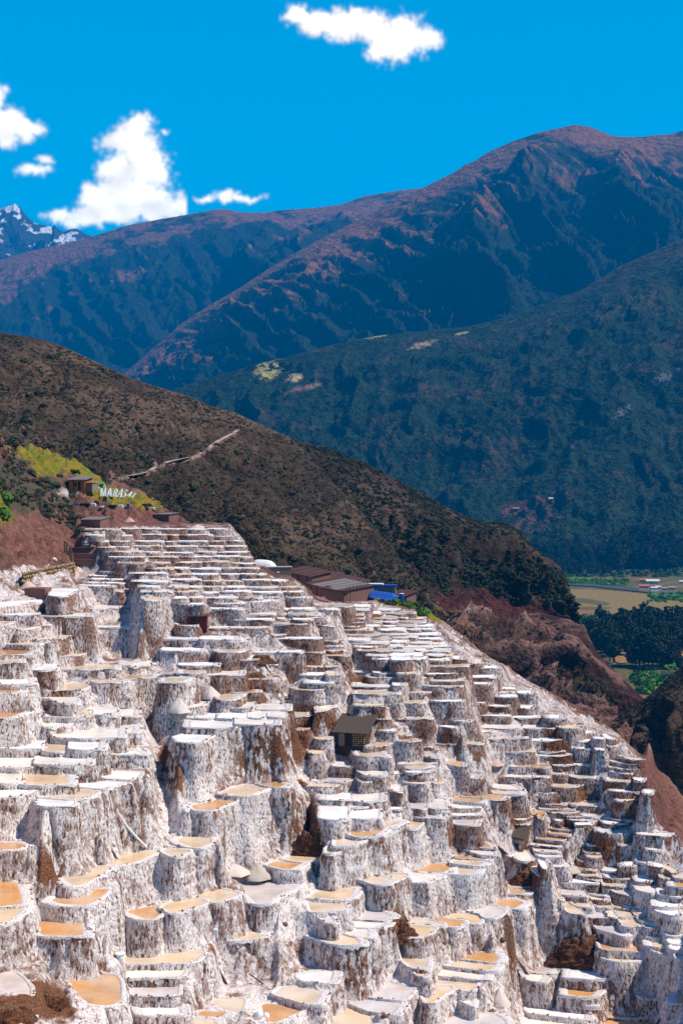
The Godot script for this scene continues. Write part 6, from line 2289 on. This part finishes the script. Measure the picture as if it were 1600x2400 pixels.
		tag(o, ("bright green" if bright else "dark green") + " bush " + (["left of the orange hut", "below left of the orange hut", "touching the orange hut's left side", "behind the orange hut", "beside the pale track", "on the grass edge", "on the far left bank", "low on the far left bank", "on the dark left bank", "under the pale track", "at the left end of the top terrace", "on the left crag", "high on the left crag", "beside the crag path", "at the crag foot", "left of the green patch below the tarpaulin", "in the middle of the green patch below the tarpaulin", "at the right of the green patch below the tarpaulin", "touching the tarpaulin", "at the lower end of the green patch", "near the ledge path start"][k]), "bush", "")
		k += 1

# ---------------------------------------------------------------- people: one smooth skin round a jointed skeleton
func body_mesh(bones: Array, cell: float) -> ArrayMesh:      # bones: from, to, radius at each end; blended and meshed as surface nets
	var lo := Vector3(1e9, 1e9, 1e9)
	var hi := -lo
	for b in bones:
		var r := maxf(b[2], b[3]) + cell * 2.0
		lo = lo.min(b[0] - Vector3.ONE * r).min(b[1] - Vector3.ONE * r)
		hi = hi.max(b[0] + Vector3.ONE * r).max(b[1] + Vector3.ONE * r)
	var n := Vector3i(((hi - lo) / cell).ceil()) + Vector3i.ONE
	var field := PackedFloat32Array()
	field.resize(n.x * n.y * n.z)
	for z in n.z:
		for y in n.y:
			for x in n.x:
				var p := lo + Vector3(x, y, z) * cell
				var s := 0.0
				for b in bones:
					var ab: Vector3 = b[1] - b[0]
					var t := clampf((p - b[0]).dot(ab) / ab.length_squared(), 0.0, 1.0)
					s += exp(-((p - b[0] - ab * t).length() - lerpf(b[2], b[3], t)) / 0.022)
				field[(z * n.y + y) * n.x + x] = -log(maxf(s, 1e-20)) * 0.022
	var at := {}
	var v := PackedVector3Array()
	var idx := PackedInt32Array()
	var step := [1, n.x, n.x * n.y]
	for z in n.z - 1:
		for y in n.y - 1:
			for x in n.x - 1:
				var o := (z * n.y + y) * n.x + x
				var sum := Vector3.ZERO
				var m := 0
				for e in 12:
					var ax := e / 4
					var b1 := (ax + 1) % 3
					var b2 := (ax + 2) % 3
					var c := Vector3i.ZERO
					c[b1] = e & 1
					c[b2] = (e >> 1) & 1
					var a: int = o + c.x * step[0] + c.y * step[1] + c.z * step[2]
					var f0 := field[a]
					var f1: float = field[a + step[ax]]
					if (f0 < 0.0) != (f1 < 0.0):
						var q := Vector3(x + c.x, y + c.y, z + c.z)
						q[ax] += f0 / (f0 - f1)
						sum += q
						m += 1
				if m:
					at[o] = v.size()
					v.append(lo + sum / m * cell)
	for o in at:
		for ax in 3:
			var f0 := field[o]
			var f1: float = field[o + step[ax]]
			if (f0 < 0.0) == (f1 < 0.0):
				continue
			var s1: int = step[(ax + 1) % 3]
			var s2: int = step[(ax + 2) % 3]
			if at.has(o - s1) and at.has(o - s2) and at.has(o - s1 - s2):
				var a: int = at[o]; var b: int = at[o - s1]; var c: int = at[o - s1 - s2]; var d: int = at[o - s2]
				if f0 < 0.0:
					idx.append_array([a, c, b, a, d, c])
				else:
					idx.append_array([a, b, c, a, c, d])
	return mesh_of(v, PackedColorArray(), idx)

func people():
	var skin := plain(0.16, 0.08, 0.05, 0.7)
	var cloth := plain(0.022, 0.016, 0.018, 0.9)
	var amber := plain(0.45, 0.22, 0.02, 0.9)
	# standing, leaning a little forward over a long-handled rake held out to the left
	var p := on_pond(1320, 1941, 1323, 1934, 0.2) + Vector3(0, -0.12, 1.1)
	var th := thing("person", "standing person in dark clothes raking salt with a long tool", "person", p, 0.0, "")
	var b := []
	for s in [-1.0, 1.0]:
		b.append([Vector3(0.10 * s, 0.06, 0.02), Vector3(0.10 * s, 0.50, 0.05), 0.06, 0.075])
		b.append([Vector3(0.10 * s, 0.50, 0.05), Vector3(0.09 * s, 0.92, 0.0), 0.08, 0.11])
		b.append([Vector3(0.10 * s, 0.05, 0.0), Vector3(0.10 * s - 0.10, 0.04, 0.14), 0.05, 0.04])
	b.append([Vector3(0, 0.95, 0), Vector3(-0.06, 1.20, 0.02), 0.15, 0.15])
	b.append([Vector3(-0.06, 1.20, 0.02), Vector3(-0.12, 1.44, 0.03), 0.15, 0.12])
	b.append([Vector3(-0.12, 1.46, 0.03), Vector3(-0.15, 1.58, 0.04), 0.06, 0.055])
	b.append([Vector3(-0.16, 1.64, 0.04), Vector3(-0.16, 1.72, 0.04), 0.10, 0.095])
	for s in [-1.0, 1.0]:
		b.append([Vector3(-0.12, 1.42, 0.17 * s), Vector3(-0.26, 1.16, 0.20 * s), 0.06, 0.05])
		b.append([Vector3(-0.26, 1.16, 0.20 * s), Vector3(-0.48, 1.08 + 0.06 * s, 0.06 * s), 0.048, 0.038])
		b.append([Vector3(-0.48, 1.08 + 0.06 * s, 0.06 * s), Vector3(-0.56, 1.07 + 0.06 * s, 0.05 * s), 0.042, 0.035])
	put("body", body_mesh(b, 0.035), cloth, th)
	put("hat", tube_mesh([Vector3(-0.16, 1.72, 0.04), Vector3(-0.16, 1.745, 0.04), Vector3(-0.16, 1.76, 0.04), Vector3(-0.16, 1.86, 0.04)], [0.20, 0.20, 0.12, 0.10], 12), cloth, th)
	var rk := put("rake", tube_mesh([p + Vector3(0.1, 0.85, 0.1), p + Vector3(-0.55, 1.1, 0.0), p + Vector3(-1.1, 1.45, 0.0)], [0.03, 0.03, 0.03], 6), M.wood)
	tag(rk, "long-handled wooden rake held by the standing person", "rake")
	put("rake_head", box_mesh(Vector3(0.55, 0.12, 0.12), 0.02), M.dark, rk, p + Vector3(-1.25, 1.4, 0.0))
	for e in [[1334, 1932, cloth, "crouching person in dark clothes left of the one in amber", 0.9], [1342, 1932, cloth, "crouching person with an amber-and-dark bundle on the back", 1.15]]:
		var q := on_pond(1320, 1941, e[0], 1935.0, 0.2) + Vector3(0, -0.12, 1.0)
		var t2 := thing("person", e[3], "person", q, 0.4)
		var c := []
		for s in [-1.0, 1.0]:
			c.append([Vector3(0.13 * s, 0.05, 0.22), Vector3(0.16 * s, 0.46, 0.30), 0.055, 0.08])
			c.append([Vector3(0.16 * s, 0.46, 0.30), Vector3(0.10 * s, 0.26, -0.08), 0.085, 0.12])
			c.append([Vector3(0.13 * s, 0.04, 0.22), Vector3(0.14 * s, 0.04, 0.36), 0.045, 0.04])
			c.append([Vector3(0.20 * s, 0.72, 0.10), Vector3(0.25 * s, 0.48, 0.28), 0.06, 0.05])
			c.append([Vector3(0.25 * s, 0.48, 0.28), Vector3(0.08 * s, 0.34, 0.48), 0.048, 0.036])
			c.append([Vector3(0.08 * s, 0.34, 0.48), Vector3(0.05 * s, 0.32, 0.55), 0.04, 0.034])
		c.append([Vector3(0, 0.26, -0.08), Vector3(0, 0.50, 0.02), 0.17, 0.17])
		c.append([Vector3(0, 0.50, 0.02), Vector3(0, 0.74, 0.10), 0.17, 0.14])
		c.append([Vector3(0, 0.78, 0.12), Vector3(0, 0.86, 0.16), 0.06, 0.055])
		c.append([Vector3(0, 0.93, 0.18), Vector3(0, 1.0, 0.18), 0.10, 0.095])
		put("body", body_mesh(c, 0.04), e[2], t2)
		put("hat", tube_mesh([Vector3(0, 1.0, 0.18), Vector3(0, 1.03, 0.18), Vector3(0, 1.12, 0.17)], [0.19, 0.13, 0.10], 12), cloth, t2)
		if e[4] > 1.0:
			var bag := put("shawl", rock_mesh(5, 2), amber, t2, Vector3(0, 0.55, -0.14))
			bag.scale = Vector3(0.22, 0.26, 0.16)

# ---------------------------------------------------------------- the valley floor beyond the ravine
const FLOOR := -104.0

func on_floor(px: float, py: float) -> Vector3:
	var r := ray(px, py)
	return r * (FLOOR / r.y)

func patch(called: String, px: Array, lift: float, col: Color, label: String, rough := 0.95):
	var q := PackedVector2Array()
	for i in range(0, px.size(), 2):
		var p := on_floor(px[i], px[i + 1])
		q.append(Vector2(p.x, p.z))
	q = rounded(q, 2)
	var v := PackedVector3Array()
	var c := PackedColorArray()
	for p in q:
		v.append(Vector3(p.x, FLOOR + lift, p.y))
		c.append(col)
	var tri := Geometry2D.triangulate_polygon(q)
	for t in range(0, tri.size(), 3):
		if (q[tri[t + 1]] - q[tri[t]]).cross(q[tri[t + 2]] - q[tri[t]]) < 0.0:
			var s := tri[t + 1]; tri[t + 1] = tri[t + 2]; tri[t + 2] = s
	var m: Material = M.valley
	if rough < 0.5:
		m = M.river
	struct_(called, mesh_of(v, c, tri), m, label)

func crown_mesh(seed_: int, tall: float, clumps: int) -> ArrayMesh:     # leaf clumps of small faces round several boughs; unit height 1
	var r := RandomNumberGenerator.new()
	r.seed = seed_
	var t := PackedVector3Array()
	var c := PackedColorArray()
	var leads := []
	for k in 5:
		leads.append(Vector3(r.randf_range(-0.10, 0.10), r.randf_range(0.5, 0.92), r.randf_range(-0.10, 0.10)) if k else Vector3(0, 0.9, 0))
	for k in clumps:
		var lead: Vector3 = leads[k % 5]
		var f := r.randf()
		var y: float = lerpf(0.16, lead.y, f)
		var wide := tall * (0.25 + 0.75 * sin(PI * clampf(f * 0.85 + 0.12, 0.0, 1.0)))
		var w := r.randf() * TAU
		var rad := wide * sqrt(r.randf())
		var o := Vector3(lead.x * y / lead.y * 1.6 + cos(w) * rad, y, lead.z * y / lead.y * 1.6 + sin(w) * rad)
		var tone := r.randf_range(0.6, 1.35)
		for i in 7:
			var d := Vector3(r.randf_range(-1, 1), r.randf_range(-1, 1), r.randf_range(-1, 1)).normalized()
			var p := o + d * r.randf_range(0.008, 0.034)
			var a := Vector3(r.randf_range(-1, 1), r.randf_range(-1, 1), r.randf_range(-1, 1)).cross(d).normalized() * r.randf_range(0.016, 0.034)
			var b := a.cross(d).normalized() * r.randf_range(0.014, 0.026)
			t.append_array([p - a, p + b, p + a, p - a, p + a, p - b])
			for m in 6:
				c.append(Color(tone, tone, tone))
	return flat_mesh(t, c)

func trunk_mesh(seed_: int) -> ArrayMesh:
	var r := RandomNumberGenerator.new()
	r.seed = seed_
	var a := tube_mesh([Vector3(0, -0.03, 0), Vector3(0.004, 0.25, 0), Vector3(-0.004, 0.55, 0.003), Vector3(0, 0.9, 0)], [0.020, 0.015, 0.010, 0.003], 7)
	var st := SurfaceTool.new()
	st.append_from(a, 0, Transform3D())
	for k in 5:
		var w := r.randf() * TAU
		var y := r.randf_range(0.2, 0.6)
		st.append_from(tube_mesh([Vector3(0, y, 0), Vector3(cos(w) * 0.05, y + 0.12, sin(w) * 0.05), Vector3(cos(w) * 0.09, y + 0.26, sin(w) * 0.09)], [0.008, 0.005, 0.002], 5), 0, Transform3D())
	return st.commit()

func build_valley():
	M.river = plain(0.30, 0.33, 0.35, 0.15)
	M.river.vertex_color_use_as_albedo = true
	# the floor itself: one sheet that runs out under the hills
	var v := PackedVector3Array()
	var c := PackedColorArray()
	var n := 120
	for j in n:
		for i in n:
			var d := 460.0 * pow(9000.0 / 460.0, float(j) / (n - 1))
			var x := lerpf(-0.5, 0.6, float(i) / (n - 1)) * d
			if j == 0:
				d = -3000.0
			var p := Vector3(x if j else lerpf(-6000.0, 6000.0, float(i) / (n - 1)), FLOOR - 0.6 - (22.0 if d < 560.0 else 0.0), -d)
			v.append(p)
			var s := nz.get_noise_2d(p.x * 0.02, p.z * 0.02)
			c.append(Color(0.10, 0.10, 0.035).lerp(Color(0.20, 0.14, 0.06), smoothstep(-0.2, 0.3, s)))
	struct_("valley_floor", mesh_of(v, c, grid_index(n, n)), M.valley, "flat valley floor of dry grass and fields")
	patch("dry_field", [1300, 1380, 1400, 1382, 1500, 1390, 1620, 1408, 1700, 1430, 1620, 1450, 1500, 1445, 1300, 1446], 0.0, Color(0.27, 0.19, 0.07), "broad dry golden field in the valley")
	patch("field_strip", [1320, 1404, 1370, 1402, 1430, 1414, 1420, 1420, 1360, 1412, 1320, 1410], 0.2, Color(0.13, 0.11, 0.04), "dark furrow strip across the golden field")
	patch("field_strip", [1320, 1424, 1380, 1422, 1440, 1424, 1400, 1429, 1320, 1429], 0.2, Color(0.15, 0.11, 0.045), "lower dark strip across the golden field")
	patch("red_field", [1310, 1432, 1390, 1430, 1420, 1436, 1380, 1444, 1310, 1444], 0.25, Color(0.30, 0.14, 0.07), "reddish field edge in the valley")
	patch("river", [1300, 1370, 1380, 1374, 1440, 1381, 1520, 1389, 1600, 1400, 1700, 1412, 1700, 1402, 1600, 1390, 1520, 1380, 1440, 1374, 1380, 1369, 1300, 1366], 0.4, Color(0.42, 0.42, 0.42), "pale river winding along the valley", 0.2)
	patch("river_reach", [1480, 1572, 1530, 1573, 1640, 1577, 1700, 1590, 1640, 1591, 1560, 1590, 1510, 1586], 0.3, Color(0.16, 0.18, 0.19), "dark near reach of the river with white ripples", 0.2)
	patch("field", [1440, 1518, 1520, 1514, 1640, 1500, 1700, 1500, 1700, 1545, 1600, 1545, 1500, 1548, 1440, 1556], 0.0, Color(0.34, 0.20, 0.09), "tan field between the tree rows")
	patch("field", [1500, 1596, 1540, 1594, 1580, 1600, 1600, 1612, 1560, 1612, 1520, 1606], 0.15, Color(0.38, 0.32, 0.10), "yellow-green meadow by the near river")
	patch("shingle_bank", [1510, 1585, 1545, 1584, 1550, 1594, 1520, 1596], 0.45, Color(0.55, 0.52, 0.48), "pale shingle bank of the near river")
	patch("green_strip", [1330, 1352, 1400, 1356, 1470, 1362, 1472, 1372, 1380, 1368, 1330, 1366], 0.3, Color(0.08, 0.20, 0.02), "bright green field strip along the river")
	patch("green_strip", [1520, 1388, 1600, 1396, 1700, 1408, 1700, 1420, 1600, 1410, 1530, 1398], 0.6, Color(0.08, 0.20, 0.02), "bright green strip on the near river bank")
	patch("meadow", [1562, 1346, 1580, 1344, 1582, 1352, 1566, 1352], 0.3, Color(0.15, 0.30, 0.04), "small bright meadow among far trees")
	# trees, one by one: where the foot stands, height in the view and kind
	var crowns := []
	var trunks := []
	for k in 6:
		crowns.append(crown_mesh(300 + k, [0.15, 0.18, 0.14, 0.21, 0.18, 0.16][k], 300))
		trunks.append(trunk_mesh(310 + k))
	var tones := []
	for g in [Color(0.030, 0.048, 0.022), Color(0.040, 0.058, 0.024), Color(0.025, 0.040, 0.024), Color(0.11, 0.20, 0.025)]:
		var m: StandardMaterial3D = M.leaf.duplicate()
		m.albedo_color = g.linear_to_srgb()
		tones.append(m)
	var near_trees := [[1380, 1525, 84, 0], [1392, 1535, 92, 1], [1408, 1530, 88, 0], [1420, 1538, 104, 2], [1428, 1548, 90, 0], [1437, 1552, 86, 1], [1445, 1520, 94, 0], [1456, 1520, 104, 2], [1466, 1518, 98, 0], [1476, 1516, 92, 1], [1488, 1560, 104, 0], [1497, 1558, 100, 2], [1503, 1515, 110, 0], [1512, 1512, 112, 1], [1520, 1510, 100, 0], [1530, 1512, 94, 2], [1542, 1512, 96, 0], [1551, 1560, 88, 1], [1560, 1558, 96, 0], [1562, 1510, 98, 2], [1572, 1512, 100, 0], [1584, 1512, 104, 1], [1596, 1514, 100, 0], [1608, 1514, 98, 2], [1539, 1566, 84, 0], [1528, 1566, 78, 1], [1508, 1562, 92, 0], [1570, 1566, 70, 2], [1402, 1450, 36, 2], [1483, 1452, 34, 1], [1400, 1512, 66, 1], [1590, 1572, 50, 0], [1480, 1562, 76, 2], [1518, 1564, 70, 1]]
	var order := ["first", "second", "third", "fourth", "fifth", "sixth", "seventh", "eighth", "ninth", "tenth"]
	for k in 26:
		near_trees.append([rng.randf_range(1385.0, 1610.0), rng.randf_range(1512.0, 1536.0), rng.randf_range(70.0, 104.0), rng.randi() % 3])
	near_trees.sort_custom(func(a, b): return a[0] < b[0])
	for k in near_trees.size():
		var e: Array = near_trees[k]
		tree("eucalyptus_tree", e, crowns, trunks, tones, k, "tall dark eucalyptus in the crowded grove by the valley river", "dark eucalyptus trees in the valley grove", 1.15)
	var far := []
	for k in 120:
		var x := 1215.0 + k * 3.3 + rng.randf_range(-3, 3)
		var dense := x > 1430.0 and x < 1580.0
		var foot := 1334.0 + rng.randf_range(-46.0, 18.0)
		if x > 1545.0:
			foot -= 6.0
		far.append([x, foot, rng.randf_range(40.0, 78.0) if dense else rng.randf_range(22.0, 46.0), rng.randi() % 3])
	for k in far.size():
		tree("far_tree", far[k], crowns, trunks, tones, k, "blue-hazed dark tree in the belt at the foot of the green hill", "trees in the belt at the foot of the green hill", 1.3)
	var xf := []
	var cc := []
	var zones := [[1330, 1358, 1472, 1370, 130, 3.4], [1520, 1390, 1640, 1412, 110, 3.2], [1330, 1448, 1440, 1462, 120, 5.0], [1490, 1578, 1530, 1600, 60, 4.0], [1550, 1590, 1640, 1604, 110, 4.2], [1300, 1330, 1640, 1352, 220, 5.0], [1560, 1548, 1640, 1568, 70, 5.0], [1500, 1602, 1580, 1625, 60, 3.0], [1490, 1535, 1500, 1552, 20, 4.0], [1480, 1468, 1500, 1480, 16, 5.0]]
	for z in zones:
		for k in z[4]:
			var p := on_floor(rng.randf_range(z[0], z[2]), rng.randf_range(z[1], z[3]))
			var s: float = z[5] * rng.randf_range(0.5, 1.2)
			xf.append(Transform3D(Basis(Vector3.UP, rng.randf() * TAU).scaled(Vector3(s, s * 0.8, s)), p))
			var bright: bool = z[1] != 1330 and rng.randf() < 0.7
			cc.append((Color(0.07, 0.19, 0.02) if bright else Color(0.05, 0.085, 0.03)) * rng.randf_range(0.7, 1.25))
	stuff("valley_shrubs", bush_mesh(91, 40), xf, cc, M.leaf, "green shrubs and hedges along the valley river")
	# houses of the hamlet
	var walls := [plain(0.55, 0.48, 0.42), plain(0.42, 0.22, 0.16), plain(0.36, 0.26, 0.2)]
	var roofs := [plain(0.62, 0.58, 0.55, 0.5), plain(0.42, 0.13, 0.09, 0.8), plain(0.30, 0.25, 0.23, 0.7)]
	var hs := [[1506, 1363, 16, 6, 1, 1, "maroon-roofed house at the left of the hamlet"], [1528, 1366, 28, 7, 0, 0, "long pale-roofed house in the middle of the hamlet"], [1508, 1377, 22, 6, 1, 1, "red-roofed house beside the river"], [1541, 1379, 12, 5, 0, 0, "small white-roofed house near the river"], [1556, 1382, 12, 5, 2, 2, "grey-roofed cottage right of the small white one"], [1573, 1380, 16, 5, 1, 2, "brown-roofed house at the right of the hamlet"], [1597, 1366, 12, 5, 0, 0, "pale-roofed house at the right frame edge"], [1532, 1381, 14, 5, 2, 0, "low pale-roofed house behind the river bank"],
		[1548, 1620, 26, 7, 1, 1, "left red-roofed house in the ravine mouth"], [1562, 1622, 22, 6, 1, 1, "right red-roofed house in the ravine mouth"], [1578, 1612, 20, 7, 2, 0, "white-roofed house above the right bank"], [1572, 1622, 20, 7, 2, 2, "grey-roofed house beside the red roofs"]]
	for h in hs:
		var p := on_floor(h[0], h[1])
		house(p, px_size(p, h[2]), px_size(p, h[3]), walls[h[4]], roofs[h[5]], h[6])
	for h in [[1208, 1195, 14, 5, 2, 1, "tiny red-roofed house on the bare patch of the green hill"], [1290, 1171, 10, 4, 0, 0, "tiny white-roofed hut on the bare patch of the green hill"]]:
		var p := on_sheet("green_hill", h[0], h[1])
		house(p, px_size(p, h[2]), px_size(p, h[3]), walls[h[4]], roofs[h[5]], h[6])
	for k in 9:
		var e: Array = [[585, 866, 16], [592, 870, 14], [636, 868, 22], [660, 864, 24], [670, 868, 22], [682, 866, 20], [702, 870, 22], [706, 874, 18], [918, 786, 12]][k]
		var p := on_sheet("green_hill", e[0], e[1])
		var h := px_size(p, e[2])
		tree_at("hill_tree", p, h, crowns[k % 6], trunks[k % 6], tones[k % 3], "%s dark tree by the yellow clearing on the far hill" % ["leftmost", "second", "third", "fourth", "fifth", "sixth", "seventh", "eighth", "lone upper"][k], "dark trees by the hill clearing", 1.6, k)

func tree(called: String, e: Array, crowns: Array, trunks: Array, tones: Array, k: int, label: String, group: String, wide: float):
	var p := on_floor(e[0], e[1]) if e[1] > 1333.0 else on_sheet("green_hill", e[0], e[1])
	tree_at(called, p, px_size(p, e[2]), crowns[k % 6], trunks[k % 6], tones[e[3]], label, group, wide, k)

func tree_at(called: String, p: Vector3, h: float, crown: Mesh, trunk: Mesh, tone: Material, label: String, group: String, wide: float, k: int):
	var th := thing(called, label, "tree", p, k * 2.4, group)
	th.scale = Vector3(h * wide, h, h * wide)
	put("trunk", trunk, M.bark, th)
	put("crown", crown, tone, th)

func house(p: Vector3, w: float, h: float, wall: Material, roof: Material, label: String):
	var th := thing("house", label, "house", p, -0.15)
	var d := w * 0.55
	bx(th, "wall", Vector3(w, h * 0.65, d), Vector3.ZERO, wall)
	var t := PackedVector3Array()
	var y := h * 0.65 + 0.02
	var r := h * 0.6
	var x := w * 0.56
	var z := d * 0.62
	quad(t, Vector3(-x, y + r, 0), Vector3(x, y + r, 0), Vector3(x, y, z), Vector3(-x, y, z))
	quad(t, Vector3(x, y + r, 0), Vector3(-x, y + r, 0), Vector3(-x, y, -z), Vector3(x, y, -z))
	t.append_array([Vector3(-x, y, -z), Vector3(-x, y + r, 0), Vector3(-x, y, z), Vector3(x, y, z), Vector3(x, y + r, 0), Vector3(x, y, -z)])
	quad(t, Vector3(-x, y, -z), Vector3(-x, y, z), Vector3(x, y, z), Vector3(x, y, -z))
	put("roof", flat_mesh(t), roof, th)
	bx(th, "door", Vector3(w * 0.1, h * 0.45, 0.1), Vector3(-w * 0.1, 0, d / 2 + 0.06), M.dark)
	bx(th, "window", Vector3(w * 0.1, h * 0.2, 0.1), Vector3(w * 0.22, h * 0.25, d / 2 + 0.06), M.dark)
